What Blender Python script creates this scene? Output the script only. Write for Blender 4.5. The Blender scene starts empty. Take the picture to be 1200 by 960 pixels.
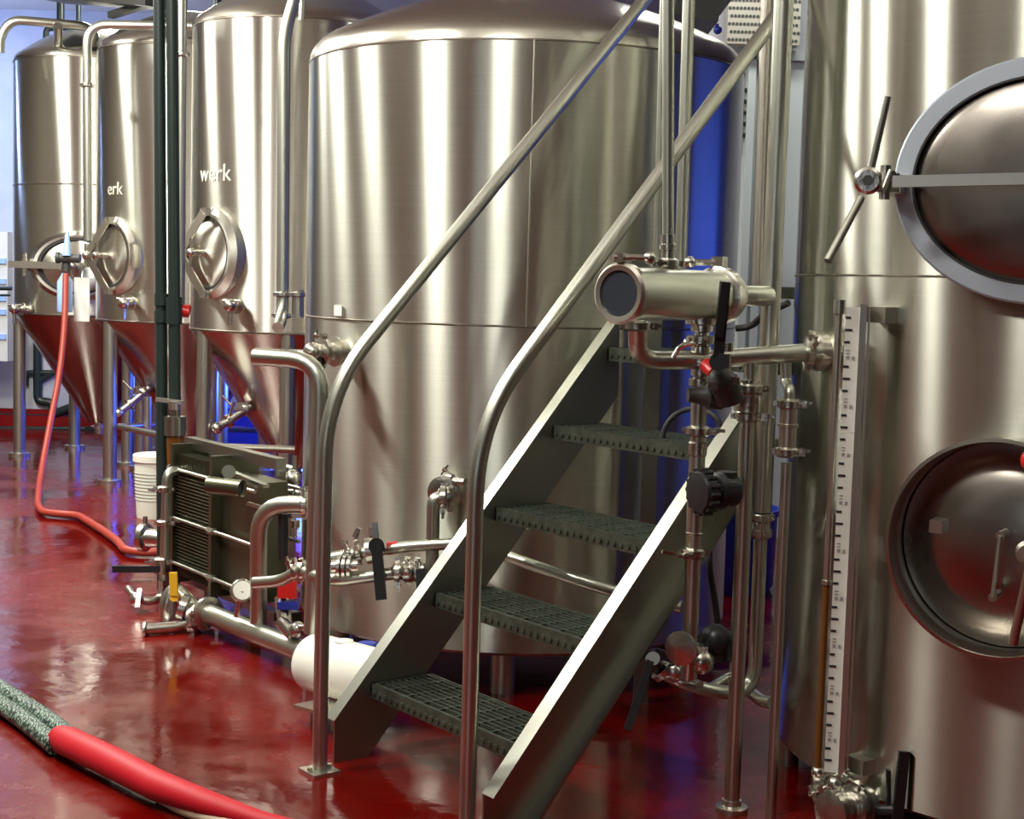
import bpy, math, random
from mathutils import Vector as V, Matrix
random.seed(7)
C = bpy.context.scene.collection
PI = math.pi
# ------------------------------------------------------------------ camera
FPX, PITCH, ROLL, EYE = 1733.5, .0847, .0285, V((0, 0, 1.6))
FWD = V((0, math.cos(PITCH), -math.sin(PITCH)))
_u0 = V((0, math.sin(PITCH), math.cos(PITCH))); _r0 = V((1, 0, 0))
RGT = _r0*math.cos(ROLL) + _u0*math.sin(ROLL)
UPV = _u0*math.cos(ROLL) - _r0*math.sin(ROLL)
cd = bpy.data.cameras.new('camera'); cam = bpy.data.objects.new('camera', cd); C.objects.link(cam)
cd.sensor_width = 36; cd.lens = FPX/1200*36; cd.clip_start = .05
cam.matrix_world = Matrix(((RGT.x, UPV.x, -FWD.x, 0), (RGT.y, UPV.y, -FWD.y, 0), (RGT.z, UPV.z, -FWD.z, EYE.z), (0, 0, 0, 1)))
bpy.context.scene.camera = cam
# ------------------------------------------------------------------ world, light, exposure
w = bpy.data.worlds.new('world'); bpy.context.scene.world = w; w.use_nodes = True
w.node_tree.nodes['Background'].inputs[0].default_value = (.75, .85, 1, 1)
w.node_tree.nodes['Background'].inputs[1].default_value = .35
vs = bpy.context.scene.view_settings
vs.view_transform = 'Standard'; vs.look = 'None'; vs.gamma = 1; vs.exposure = -0.08
def area(name, loc, sx, sy, power, col=(1, .985, .89), target=None, rz=0):
    l = bpy.data.lights.new(name, 'AREA'); l.shape = 'RECTANGLE'; l.size = sx; l.size_y = sy
    l.energy = power; l.color = col
    o = bpy.data.objects.new(name, l); C.objects.link(o); o.location = loc
    if target is None: o.rotation_euler = (0, 0, rz)
    else: o.rotation_euler = (V(target)-V(loc)).to_track_quat('-Z', 'Z').to_euler()
    return o
# rows of ceiling fixtures above the vessels and the aisle (x, y, size x, size y, watts)
for i, (x, y, sx, sy, p) in enumerate([
        (-4.9, 10.6, .25, 1.0, 150), (-3.75, 8.3, .8, .8, 290), (-3.3, 6.3, .25, .7, 150), (-2.5, 4.0, .7, .4, 170),
        (-.9, 2.0, .7, .35, 100), (2.6, 3.6, .3, .6, 10), (-3.2, 13.2, 1.2, .3, 60), (1.4, 8.6, 1.2, .3, 40)]):
    area('ceiling_light_lamp', (x, y, 4.12), sx, sy, p)
for x, y in ((-3.6, 9.5), (-2.9, 5.2), (-.6, 3.0), (2.2, 3.4), (-4.2, 1.5)):      # unseen fill lamps added to brighten the ceiling and dome reflections
    o = area('ceiling_fill_lamp', (x, y, 3.1), .6, .6, 34, (1, .98, .93)); o.rotation_euler = (PI, 0, 0)
area('blue_lamp', (-.95, 11.5, .9), .6, 1.3, 70, (.05, .12, 1), (-3.6, 11.2, .7))
area('blue_lamp', (-2.1, 13.8, .9), .6, 1.3, 60, (.05, .12, 1), (-2.0, 12.5, .4))
area('blue_lamp', (3.9, 7.0, 1.9), .35, 1.6, 6, (.06, .14, 1), (1.0, 6.6, 1.5))
area('blue_lamp', (-5.7, 13.5, 3.2), .5, 1.5, 60, (.35, .5, 1), (-4.5, 14.9, 2.6))
# ------------------------------------------------------------------ pixel (1200x960) + depth -> world point
def at(px, py, Y):
    d = FWD + RGT*((px-600)/FPX) - UPV*((py-480)/FPX)
    return EYE + d*(Y/d.y)
def fl(px, py, z=0.0):
    d = FWD + RGT*((px-600)/FPX) - UPV*((py-480)/FPX)
    return EYE + d*((z-1.6)/d.z)
def ext(p, q, z=4.2):      # carry the line q-p on up to the ceiling
    return p + (p-q)*((z-p.z)/(p.z-q.z))
def surf(cx, cy, R, px, py):
    d = FWD + RGT*((px-600)/FPX) - UPV*((py-480)/FPX)
    a = d.x**2+d.y**2; b = -2*(d.x*cx+d.y*cy); c = cx*cx+cy*cy-R*R
    D = max(b*b-4*a*c, 0)
    return EYE + d*((-b-math.sqrt(D))/2/a)
# ------------------------------------------------------------------ materials
def mat(name, col, rough=.5, metal=0, **k):
    m = bpy.data.materials.new(name); m.use_nodes = True
    b = m.node_tree.nodes['Principled BSDF']
    b.inputs['Base Color'].default_value = (*col, 1); b.inputs['Roughness'].default_value = rough
    b.inputs['Metallic'].default_value = metal
    for n, v in k.items(): b.inputs[n.replace('_', ' ')].default_value = v
    return m
def NL(m): return m.node_tree.nodes, m.node_tree.links, m.node_tree.nodes['Principled BSDF']
def noisy(m, scale, lo, hi, inp='Roughness', detail=4, stretch=None, cols=None, coord='Object'):
    n, l, b = NL(m)
    tc = n.new('ShaderNodeTexCoord'); mp = n.new('ShaderNodeMapping'); tx = n.new('ShaderNodeTexNoise')
    l.new(tc.outputs[coord], mp.inputs[0]); l.new(mp.outputs[0], tx.inputs['Vector'])
    if stretch: mp.inputs['Scale'].default_value = stretch
    tx.inputs['Scale'].default_value = scale; tx.inputs['Detail'].default_value = detail
    if cols:
        r = n.new('ShaderNodeValToRGB'); r.color_ramp.elements[0].color = (*cols[0], 1); r.color_ramp.elements[1].color = (*cols[1], 1)
        r.color_ramp.elements[0].position = lo; r.color_ramp.elements[1].position = hi
        l.new(tx.outputs['Fac'], r.inputs[0]); l.new(r.outputs[0], b.inputs[inp])
    else:
        r = n.new('ShaderNodeMapRange'); r.inputs[1].default_value = .3; r.inputs[2].default_value = .7
        r.inputs[3].default_value = lo; r.inputs[4].default_value = hi
        l.new(tx.outputs['Fac'], r.inputs[0]); l.new(r.outputs[0], b.inputs[inp])
    return tx
def bump(m, scale, strength, dist=.01, stretch=None):
    n, l, b = NL(m)
    tc = n.new('ShaderNodeTexCoord'); mp = n.new('ShaderNodeMapping'); tx = n.new('ShaderNodeTexNoise'); bp = n.new('ShaderNodeBump')
    if stretch: mp.inputs['Scale'].default_value = stretch
    l.new(tc.outputs['Object'], mp.inputs[0]); l.new(mp.outputs[0], tx.inputs['Vector']); tx.inputs['Scale'].default_value = scale
    bp.inputs['Strength'].default_value = strength; bp.inputs['Distance'].default_value = dist
    l.new(tx.outputs['Fac'], bp.inputs['Height']); l.new(bp.outputs[0], b.inputs['Normal'])
def brushed(name, col, rough, aniso=.95, rot=.25, nz=.006):
    m = mat(name, col, rough, 1, Anisotropic=aniso, Anisotropic_Rotation=rot)
    n, l, b = NL(m)
    t = n.new('ShaderNodeTangent'); t.direction_type = 'RADIAL'; t.axis = 'Z'; l.new(t.outputs[0], b.inputs['Tangent'])
    noisy(m, 2.0, .35, .65, 'Base Color', 3, (1, 1, 90), cols=(tuple(c*.965 for c in col), tuple(min(1, c*1.03) for c in col)))
    return m
M = {}
M['tank'] = brushed('brushed_stainless_steel', (.585, .59, .515), .295, 1.0)
M['kettle'] = brushed('kettle_stainless_steel', (.55, .55, .48), .26, 1.0)
M['ferm'] = brushed('polished_stainless_steel', (.70, .69, .61), .29, 1.0)
M['cone'] = brushed('cone_stainless_steel', (.52, .48, .42), .22, .3)
M['dome'] = brushed('dome_stainless_steel', (.58, .57, .50), .20, .0)
M['pipe'] = mat('tube_stainless_steel', (.54, .55, .475), .33, 1)
M['satin'] = mat('satin_stainless_steel', (.60, .57, .50), .34, 1)
M['plate'] = mat('sheet_stainless_steel', (.32, .32, .275), .34, 1)
M['cast'] = mat('cast_steel', (.62, .60, .54), .25, 1); bump(M['cast'], 60, .3, .004)
M['flange'] = mat('pale_flat_steel', (.40, .44, .50), .5, .6)
M['lid'] = mat('dark_lid_steel', (.34, .31, .28), .30, 1); noisy(M['lid'], 3, .22, .38)
M['collar'] = mat('collar_steel', (.40, .37, .32), .30, 1)
M['galv'] = mat('galvanised_steel', (.20, .23, .19), .45, .7); noisy(M['galv'], 30, 0, 1, 'Base Color', cols=((.035, .045, .035), (.15, .17, .13)))
M['dark'] = mat('dark_green_pipe', (.014, .026, .023), .35)
M['black'] = mat('black_plastic', (.012, .012, .014), .38)
M['rubber'] = mat('black_rubber', (.02, .018, .02), .6)
M['seam'] = mat('weld_seam', (.25, .22, .18), .4, 1)
M['white'] = mat('white_paint', (.72, .72, .64), .35)
M['bucket'] = mat('white_plastic', (.70, .72, .62), .4)
M['label'] = mat('label_paper', (.78, .78, .72), .6)
M['ink'] = mat('black_print', (.015, .015, .015), .6)
M['grey_ink'] = mat('grey_print', (.32, .32, .30), .6)
M['faint_ink'] = mat('faint_print', (.50, .53, .46), .6)
M['etch'] = mat('frosted_lettering', (.62, .61, .54), .6, .2)
M['yellow'] = mat('yellow_plastic', (.75, .42, .02), .4)
M['red'] = mat('red_plastic', (.55, .015, .012), .35)
M['blue'] = mat('blue_plastic', (.02, .04, .34), .4)
M['paleblue'] = mat('pale_blue_plastic', (.35, .55, .95), .3)
M['amber'] = mat('amber_liquid', (.13, .05, .01), .15)
M['hosered'] = mat('red_hose_rubber', (.40, .006, .014), .55, Specular_IOR_Level=.25); bump(M['hosered'], 40, .15, .004)
M['hoseor'] = mat('orange_hose_rubber', (.30, .035, .02), .45)
M['beige'] = mat('beige_canvas', (.62, .50, .36), .7)
M['glass'] = mat('dark_sight_glass', (.03, .035, .045), .08)
M['door'] = mat('grey_door_paint', (.50, .56, .56), .45)
M['box'] = mat('dark_grey_enamel', (.05, .05, .045), .5)
M['hx'] = mat('heat_exchanger_steel', (.13, .13, .085), .34, .9)
M['blue_reflector'] = mat('blue_reflector_colour', (.01, .05, .55), .4)
# braided hose: woven pattern in colour and fine relief
def braid():
    m = mat('braided_hose_cover', (.1, .16, .12), .5)
    n, l, b = NL(m)
    tc = n.new('ShaderNodeTexCoord'); vo = n.new('ShaderNodeTexVoronoi'); r = n.new('ShaderNodeValToRGB'); bp = n.new('ShaderNodeBump')
    mp = n.new('ShaderNodeMapping'); mp.inputs['Rotation'].default_value = (0, 0, .7); mp.inputs['Scale'].default_value = (1.7, .8, 1)
    l.new(tc.outputs['Object'], mp.inputs[0]); l.new(mp.outputs[0], vo.inputs['Vector']); vo.inputs['Scale'].default_value = 75
    r.color_ramp.elements[0].color = (.20, .29, .22, 1); r.color_ramp.elements[1].color = (.01, .02, .015, 1)
    r.color_ramp.elements[0].position = .25; r.color_ramp.elements[1].position = .6
    l.new(vo.outputs['Distance'], r.inputs[0]); l.new(r.outputs[0], b.inputs['Base Color'])
    bp.invert = True; bp.inputs['Distance'].default_value = .004; l.new(vo.outputs['Distance'], bp.inputs['Height']); l.new(bp.outputs[0], b.inputs['Normal'])
    return m
M['braid'] = braid()
def floor_mat():
    # red epoxy, wet in patches: smooth puddles, duller and slightly paler where it dries
    m = mat('wet_red_epoxy_floor', (.2, .004, .003), .15, Specular_IOR_Level=.38)
    n, l, b = NL(m)
    tc = n.new('ShaderNodeTexCoord')
    def nz(sc, det, dist=0):
        t = n.new('ShaderNodeTexNoise'); l.new(tc.outputs['Object'], t.inputs['Vector']); t.inputs['Scale'].default_value = sc; t.inputs['Detail'].default_value = det
        t.inputs['Distortion'].default_value = dist; return t.outputs['Fac']
    def ramp(src, a, c, lo, hi):
        r = n.new('ShaderNodeMapRange'); r.interpolation_type = 'SMOOTHSTEP'
        r.inputs[1].default_value = a; r.inputs[2].default_value = c; r.inputs[3].default_value = lo; r.inputs[4].default_value = hi
        l.new(src, r.inputs[0]); return r.outputs[0]
    big = nz(1.1, 5, .6); wet = ramp(big, .44, .58, 0, 1)
    mix = n.new('ShaderNodeMix'); mix.data_type = 'RGBA'; l.new(wet, mix.inputs[0])
    mix.inputs[6].default_value = (.078, .0008, .0004, 1); mix.inputs[7].default_value = (.120, .003, .001, 1)
    l.new(mix.outputs[2], b.inputs['Base Color'])
    ml = n.new('ShaderNodeMath'); ml.operation = 'MULTIPLY_ADD'; l.new(wet, ml.inputs[0]); ml.inputs[1].default_value = .16; l.new(ramp(nz(14, 6), .35, .7, .07, .14), ml.inputs[2])
    l.new(ml.outputs[0], b.inputs['Roughness'])
    b.inputs['Coat Weight'].default_value = .08; b.inputs['Coat Roughness'].default_value = .06
    bp = n.new('ShaderNodeBump'); bp.inputs['Strength'].default_value = .5; bp.inputs['Distance'].default_value = .012
    l.new(nz(4, 6), bp.inputs['Height']); l.new(bp.outputs[0], b.inputs['Normal'])
    return m
M['floor'] = floor_mat()
M['wall'] = mat('pale_wall_paint', (.55, .58, .62), .6); noisy(M['wall'], 2, .4, .7, 'Base Color', cols=((.50, .53, .58), (.60, .62, .66)))
M['warmwall'] = mat('warm_wall_paint', (.10, .085, .065), .6)
M['ceil'] = mat('ceiling_paint', (.62, .60, .55), .7)
M['curb'] = mat('red_curb_paint', (.22, .006, .006), .25)
M['vent'] = mat('perforated_sheet', (.55, .53, .46), .4, .5)
M['pane'] = mat('daylit_window_pane', (.8, .9, 1), .3); M['pane'].node_tree.nodes['Principled BSDF'].inputs['Emission Color'].default_value = (.85, .93, 1, 1); M['pane'].node_tree.nodes['Principled BSDF'].inputs['Emission Strength'].default_value = 2.2

# ------------------------------------------------------------------ mesh kit
def frame(ax):
    ax = V(ax).normalized(); h = V((0, 0, 1)) if abs(ax.z) < .9 else V((1, 0, 0))
    a = ax.cross(h).normalized(); return a, a.cross(ax).normalized(), ax
class B:
    def __init__(s): s.v = []; s.f = []
    def loops(s, L, cap0=True, cap1=True, close=False):
        n = len(L[0]); o = len(s.v)
        for q in L: s.v += [V(p) for p in q]
        m = len(L)
        for i in range(m if close else m-1):
            j = (i+1) % m
            for k in range(n):
                k2 = (k+1) % n
                s.f.append((o+i*n+k, o+i*n+k2, o+j*n+k2, o+j*n+k))
        if not close:
            if cap0: s.f.append(tuple(o+k for k in reversed(range(n))))
            if cap1: s.f.append(tuple(o+(m-1)*n+k for k in range(n)))
        return s
    def tube(s, path, r, seg=14, fil=0, cap=True, fn=6, flat=1.0):
        P = [V(p) for p in path]
        if fil and len(P) > 2:
            Q = [P[0]]
            for i in range(1, len(P)-1):
                a, b, c = P[i-1], P[i], P[i+1]
                d1, d2 = (a-b), (c-b); t = min(fil, d1.length*.49 if i > 1 else d1.length*.98, d2.length*.49 if i < len(P)-2 else d2.length*.98)
                A, D = b+d1.normalized()*t, b+d2.normalized()*t
                for k in range(fn+1):
                    u = k/fn; Q.append(A*(1-u)**2+b*2*u*(1-u)+D*u*u)
            Q.append(P[-1]); P = Q
        rr = r if hasattr(r, '__len__') else [r]*len(P)
        if len(rr) != len(P): rr = [rr[0]]*len(P)
        t0 = (P[1]-P[0]).normalized(); a, b, _ = frame(t0); L = []
        for i, p in enumerate(P):
            t = (P[min(i+1, len(P)-1)]-P[max(i-1, 0)]).normalized()
            a = (a-t*a.dot(t)).normalized(); b = t.cross(a)
            if flat != 1.0:
                a2 = t.cross(V((0, 0, 1))).normalized(); b2 = a2.cross(t)
                L.append([p+a2*math.cos(q)*rr[i]+b2*math.sin(q)*rr[i]*flat for q in [2*PI*k/seg for k in range(seg)]])
            else:
                L.append([p+a*math.cos(q)*rr[i]+b*math.sin(q)*rr[i] for q in [2*PI*k/seg for k in range(seg)]])
        return s.loops(L, cap, cap)
    def cyl(s, p, q, r, r2=None, seg=20): return s.tube2(p, q, r, r if r2 is None else r2, seg)
    def tube2(s, p, q, r, r2, seg=20, cap=True):
        p, q = V(p), V(q); a, b, _ = frame(q-p)
        return s.loops([[c+a*math.cos(t)*R+b*math.sin(t)*R for t in [2*PI*k/seg for k in range(seg)]] for c, R in ((p, r), (q, r2))], cap, cap)
    def lathe(s, o, ax, prof, seg=48, cap0=True, cap1=True, close=False):
        a, b, x = frame(ax); o = V(o)
        return s.loops([[o+x*h+a*math.cos(t)*r+b*math.sin(t)*r for t in [2*PI*k/seg for k in range(seg)]] for r, h in prof], cap0, cap1, close)
    def box(s, c, sx, sy, sz, X=(1, 0, 0), Y=(0, 1, 0), Z=(0, 0, 1)):
        c, X, Y, Z = V(c), V(X).normalized(), V(Y).normalized(), V(Z).normalized(); o = len(s.v)
        for i in (-1, 1):
            for j in (-1, 1):
                for k in (-1, 1): s.v.append(c+X*sx/2*i+Y*sy/2*j+Z*sz/2*k)
        for q in ((0, 1, 3, 2), (4, 6, 7, 5), (0, 4, 5, 1), (2, 3, 7, 6), (0, 2, 6, 4), (1, 5, 7, 3)): s.f.append(tuple(o+i for i in q))
        return s
    def bar(s, p, q, wd, th, up=(0, 0, 1)):
        p, q = V(p), V(q); x = (q-p).normalized(); z = V(up); z = (z-x*z.dot(x)).normalized(); y = z.cross(x)
        return s.box((p+q)/2, (q-p).length, wd, th, x, y, z)
    def oval(s, c, n, L, seg=48, cap0=True, cap1=True, close=False, up=(0, 0, 1)):
        # L: (half width, half height, offset along n)
        c, n = V(c), V(n).normalized(); t = V(up).cross(n).normalized(); k = n.cross(t)
        return s.loops([[c+t*a*math.cos(q)+k*b*math.sin(q)+n*h for q in [2*PI*i/seg for i in range(seg)]] for a, b, h in L], cap0, cap1, close)
    def ball(s, c, r, seg=14, rings=8, sq=1):
        c = V(c); L = [[c+V((math.cos(q)*math.sin(t)*r, math.sin(q)*math.sin(t)*r, math.cos(t)*r*sq)) for q in [2*PI*i/seg for i in range(seg)]] for t in [PI*(j+.02)/(rings+.04) for j in range(rings+1)]]
        return s.loops(L)
def base(o):
    while o.parent: o = o.parent
    return V(o.location)
def obj(name, b, m, parent=None, smooth=True, kind=None, ang=35, flat=False):
    v = b.v
    if parent: org = base(parent)
    else:
        xs = [p.x for p in v]; ys = [p.y for p in v]; zs = [p.z for p in v]
        org = V(((min(xs)+max(xs))/2, (min(ys)+max(ys))/2, min(zs)))
    me = bpy.data.meshes.new(name); me.from_pydata([tuple(p-org) for p in v], [], b.f); me.update()
    import bmesh
    bm = bmesh.new(); bm.from_mesh(me); bmesh.ops.recalc_face_normals(bm, faces=bm.faces); bm.to_mesh(me); bm.free()
    me.materials.append(m if not isinstance(m, str) else M[m])
    if not flat:
        me.shade_smooth(); me.set_sharp_from_angle(angle=math.radians(ang))
    o = bpy.data.objects.new(name, me); C.objects.link(o)
    if parent: o.parent = parent
    else: o.location = org
    if kind: o['kind'] = kind
    return o
def tag(o, label, cat, group=None):
    o['label'] = label; o['category'] = cat
    if group: o['group'] = group
    return o
def thing(name, label, cat, loc, group=None):
    o = bpy.data.objects.new(name, None); o.empty_display_size = .1; C.objects.link(o); o.location = V(loc)
    return tag(o, label, cat, group)
def struct(name, b, m, parent=None, flat=False):
    return obj(name, b, m, parent, kind='structure', flat=flat)
def clamp(parent, p, ax, r, side=None, handle=.05, m='cast'):
    """tri-clamp: two ferrule collars, hinged ring, bolt and wing nut"""
    p, ax = V(p), V(ax).normalized(); a, b, x = frame(ax)
    side = V(side).normalized() if side is not None else a
    side = (side-ax*side.dot(ax)).normalized(); o2 = ax.cross(side)
    q = B(); q.lathe(p, ax, [(r*1.02, -.016), (r*1.30, -.012), (r*1.52, -.009), (r*1.52, .009), (r*1.30, .012), (r*1.02, .016)], 24)
    q.box(p+side*(r*1.52+.006), .022, .022, .020, side, o2, ax)
    q.cyl(p+side*(r*1.52+.008)-o2*.026, p+side*(r*1.52+.008)+o2*(handle*.6+.02), .0045, seg=8)
    e = p+side*(r*1.52+.008)+o2*(handle*.6+.018)
    q.cyl(e-o2*.008, e+o2*.008, .010, seg=10)
    q.bar(e-side*.024, e+side*.024, .006, .010, ax)
    q.box(p-side*(r*1.52+.003), .012, .018, .016, side, o2, ax)
    return obj('clamp', q, m, parent)
def flange(parent, p, ax, r, R, th=.012):
    q = B(); q.lathe(p, ax, [(R, 0), (R, th), (r*1.35, th*1.3), (r*1.1, th*3)], 28)
    return obj('flange', q, 'satin', parent)
def pipe_thing(name, label, path, r, m='pipe', fil=.06, clamps=(), seg=16, cat='pipe', group=None):
    q = B(); q.tube(path, r, seg, fil)
    o = obj(name, q, m); tag(o, label, cat, group)
    for c in clamps: clamp(o, c[0], c[1], r*(c[2] if len(c) > 2 else 1), c[3] if len(c) > 3 else None)
    return o
def lever(parent, p, q_, wd=.028, th=.012, up=(0, -1, 0), m='black', name='handle'):
    b = B(); p, q_ = V(p), V(q_); d = (q_-p); mid = p+d*.12
    b.bar(p, q_, wd, th, up); b.cyl(p-V(up).normalized()*.012, p+V(up).normalized()*.014, wd*.62, seg=14)
    b.bar(p+d*.35, q_, wd*1.15, th*1.3, up)
    return obj(name, b, m, parent)

# ================================================================== SETTING
b = B(); b.box((-.8, 4.2, -.05), 11.4, 22, .1); struct('floor', b, 'floor')
b = B(); b.box((-.8, 4.2, 4.25), 11.4, 22, .1); struct('ceiling', b, 'ceil')
YB = 15.1
b = B(); b.box((-.8, YB+.05, 2.1), 11.4, .1, 4.2); struct('wall_back', b, 'wall')
b = B(); b.box((-.8, YB-.03, .06), 11.2, .06, .12); b.box((-.8, YB-.02, .16), 11.2, .04, .05); struct('baseboard_back', b, 'curb')
b = B(); b.box((-6.45, 4.2, 2.1), .1, 22, 4.2); struct('wall_left', b, 'warmwall')
b = B(); b.box((4.85, 4.2, 2.1), .1, 22, 4.2); struct('wall_right', b, 'warmwall')
b = B(); b.box((-.8, -6.75, 2.1), 11.4, .1, 4.2); struct('wall_rear', b, 'warmwall')
for i, x in enumerate((-5.2, -2.6)):
    b = B(); b.box((x, -6.68, 2.2), 1.3, .04, 1.8); w1 = struct('window_%d' % (i+1), b, 'pane')
    b = B()
    for dx in (-.68, 0, .68): b.box((x+dx, -6.65, 2.2), .06, .06, 1.92)
    for dz in (-.93, .93): b.box((x, -6.65, 2.2+dz), 1.42, .06, .06)
    struct('window_frame', b, 'white', w1)
# partition with grey door behind the vessels on the right
P0 = at(866, 60, 9.6)
b = B(); b.box((2.9, 9.65, 2.1), 3.9, .1, 4.2); struct('wall_partition', b, 'wall')
ztop = at(900, 60, 9.55).z
xd0, xd1 = at(866, 300, 9.55).x, at(950, 300, 9.55).x
b = B(); b.box(((xd0+xd1)/2, 9.57, ztop/2), xd1-xd0, .05, ztop); dr = struct('door_1', b, 'door')
b = B()
xm = at(891, 200, 9.5).x
b.box((xd0+.03, 9.53, ztop/2), .05, .06, ztop); b.box((xm, 9.53, ztop/2), .05, .06, ztop); b.box((xd1-.03, 9.53, ztop/2), .05, .06, ztop)
b.box(((xd0+xd1)/2, 9.53, ztop-.03), xd1-xd0, .06, .06)
struct('door_frame', b, 'door', dr)
b = B()
for k in range(5): b.box((xm-.22, 9.535, ztop-.25-.07*k), .30, .03, .022, Y=(0, 1, .5), Z=(0, -.5, 1))
struct('door_louvre', b, 'box', dr)
# unseen blue panel added on the right wall for the big tank's blue reflection
b = B(); b.box((4.77, 7.9, 1.9), .05, 3.0, 3.4)
struct('blue_reflector_panel_1', b, 'blue_reflector')

# ================================================================== CONICAL FERMENTERS
FZ = [3.33, 3.27, 3.24]; SEAMZ = 1.24
def dome_prof(R, z, rise, n=10, top=.06):
    pr = []
    kr = R*.13
    for i in range(5):
        a = PI/2*i/4*.72; pr.append((R-kr*(1-math.cos(a)), z+kr*math.sin(a)))
    r1, z1 = pr[-1]
    for i in range(1, n+1):
        u = i/n; r = r1*(1-u)+top*u
        pr.append((r, z1+(rise-(z1-z))*(1-(r/r1)**2)))
    return pr
def manway(parent, cc, n, a, bb, style):
    """oval access door: collar, lid, gasket, yoke and screw handle"""
    n = V(n).normalized(); t = V((0, 0, 1)).cross(n).normalized(); cc = V(cc)
    mw = B(); mw.oval(cc, n, [(a*1.22, bb*1.22, -.05), (a*1.20, bb*1.20, .012), (a*1.06, bb*1.06, .05), (a*.98, bb*.98, .05), (a*.96, bb*.96, -.02)], close=True)
    collar = obj('manway_collar', mw, 'ferm', parent)
    g = B(); g.oval(cc, n, [(a*.99, bb*.99, -.03), (a*.99, bb*.99, .044), (a*.90, bb*.90, .046), (a*.90, bb*.90, -.03)], close=True)
    obj('gasket', g, 'rubber', collar)
    d = B(); d.oval(cc, n, [(a*.9, bb*.9, .0), (a*.9, bb*.9, .03), (a*.75, bb*.75, .045), (a*.45, bb*.45, .062), (a*.12, bb*.12, .068)])
    door = obj('manway_door', d, 'ferm', parent)
    y = B()
    if style == 'yoke':
        h = cc-t*a*.9+n*.11
        for s in (1, -1):
            y.bar(h, cc+V((0, 0, 1))*s*bb*1.06+n*.075, .06, .012, n)
            y.box(cc+V((0, 0, 1))*s*bb*1.08+n*.06, .06, .04, .05, t, n)
        y.bar(h, cc+n*.12, .035, .02, n); y.ball(h, .035)
    else:
        h = cc-t*a*1.65+n*.06
        y.bar(h, cc+n*.11+t*a*.2, .055, .02, n)
    obj('yoke', y, 'satin', door)
    k = B(); k.cyl(cc+n*.07, cc+n*.17, .022, seg=12); k.cyl(cc+n*.17-t*.01-V((0, 0, .09)), cc+n*.17+V((0, 0, .09)), .011, seg=10)
    k.ball(cc+n*.17, .03)
    obj('screw_handle', k, 'cast', door)
    hg = B(); hh = cc-t*a*1.28+n*.05
    hg.cyl(hh-V((0, 0, .09)), hh+V((0, 0, .09)), .02, seg=12); hg.box(hh-n*.03, .05, .05, .1, t, n)
    obj('hinge', hg, 'cast', collar)
def wrap_text(parent, txt, size, cx, cy, R, az, z, m='etch'):
    cu = bpy.data.curves.new('lettering', 'FONT'); cu.body = txt; cu.size = size; cu.align_x = 'CENTER'; cu.extrude = .0015; cu.resolution_u = 3
    to = bpy.data.objects.new('lettering_src', cu); C.objects.link(to)
    dg = bpy.context.evaluated_depsgraph_get(); me = bpy.data.meshes.new_from_object(to.evaluated_get(dg))
    bpy.data.objects.remove(to); org = base(parent)
    for v in me.vertices:
        a = az + v.co.x/R; r = R+.001+v.co.z
        v.co = V((cx+r*math.sin(a), cy-r*math.cos(a), z+v.co.y))-org
    me.materials.append(M[m]); o = bpy.data.objects.new('lettering', me); C.objects.link(o); o.parent = parent; return o
def fermenter(cx, cy, R, ztop, label, idx, legs):
    t = thing('conical_fermenter', label, 'tank', (cx, cy, 0), 'row of conical fermenters')
    b = B(); b.lathe((cx, cy, 0), (0, 0, 1), [(R, SEAMZ), (R, ztop)], 96, False, False); obj('shell', b, 'ferm', t)
    b = B(); b.lathe((cx, cy, 0), (0, 0, 1), dome_prof(R, ztop, .34), 96, False, True); obj('dome', b, 'dome', t)
    b = B(); b.lathe((cx, cy, 0), (0, 0, 1), [(R, SEAMZ), (R-.02, SEAMZ-.03), (.13, .34), (.11, .30)], 96, False, True); obj('cone', b, 'cone', t)
    b = B()
    for z in (SEAMZ, ztop-.0):
        b = B(); b.lathe((cx, cy, 0), (0, 0, 1), [(R, z-.008), (R+.004, z-.004), (R+.004, z+.004), (R, z+.008)], 96, False, False); obj('weld_seam', b, 'seam', t)
    b = B()
    if idx == 0: b.lathe((cx, cy, 0), (0, 0, 1), [(R, 2.30), (R+.003, 2.303), (R+.003, 2.309), (R, 2.312)], 96, False, False); obj('weld_seam', b, 'seam', t)
    for a in legs:
        a = math.radians(a); x, y = cx+(R-.05)*math.sin(a), cy-(R-.05)*math.cos(a)
        b = B(); b.cyl((x, y, .03), (x, y, SEAMZ+.02), .052, seg=20); lg = obj('leg', b, 'pipe', t)
        b = B(); b.cyl((x, y, 0), (x, y, .03), .09, seg=20); b.cyl((x, y, .03), (x, y, .09), .032, seg=12); obj('foot', b, 'satin', lg)
    # bottom outlet
    b = B(); b.cyl((cx, cy, .30), (cx, cy, .20), .05); b.lathe((cx, cy, .26), (0, 0, 1), [(.05, -.01), (.08, -.008), (.08, .008), (.05, .01)], 24); obj('outlet', b, 'cast', t)
    return t
FP = [(-3.577, 12.8), (-2.533, 11.6), (-1.501, 10.2)]
RF = .72
FT = []
for i, (cx, cy) in enumerate(FP):
    lab = ['conical steel fermenter farthest left with a horizontal oval access door', 'middle conical steel fermenter behind the two dark vertical pipes',
           'nearest conical steel fermenter partly hidden by the wide mash tank'][i]
    lg = [(-78, 35, 150, 215), (-50, 32, 130, 228), (-55, 4, 150, 250)][i]
    FT.append(fermenter(cx, cy, RF, FZ[i], lab, i, lg))
def azm(cx, cy, p): return math.atan2(p.x-cx, -(p.y-cy))
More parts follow.
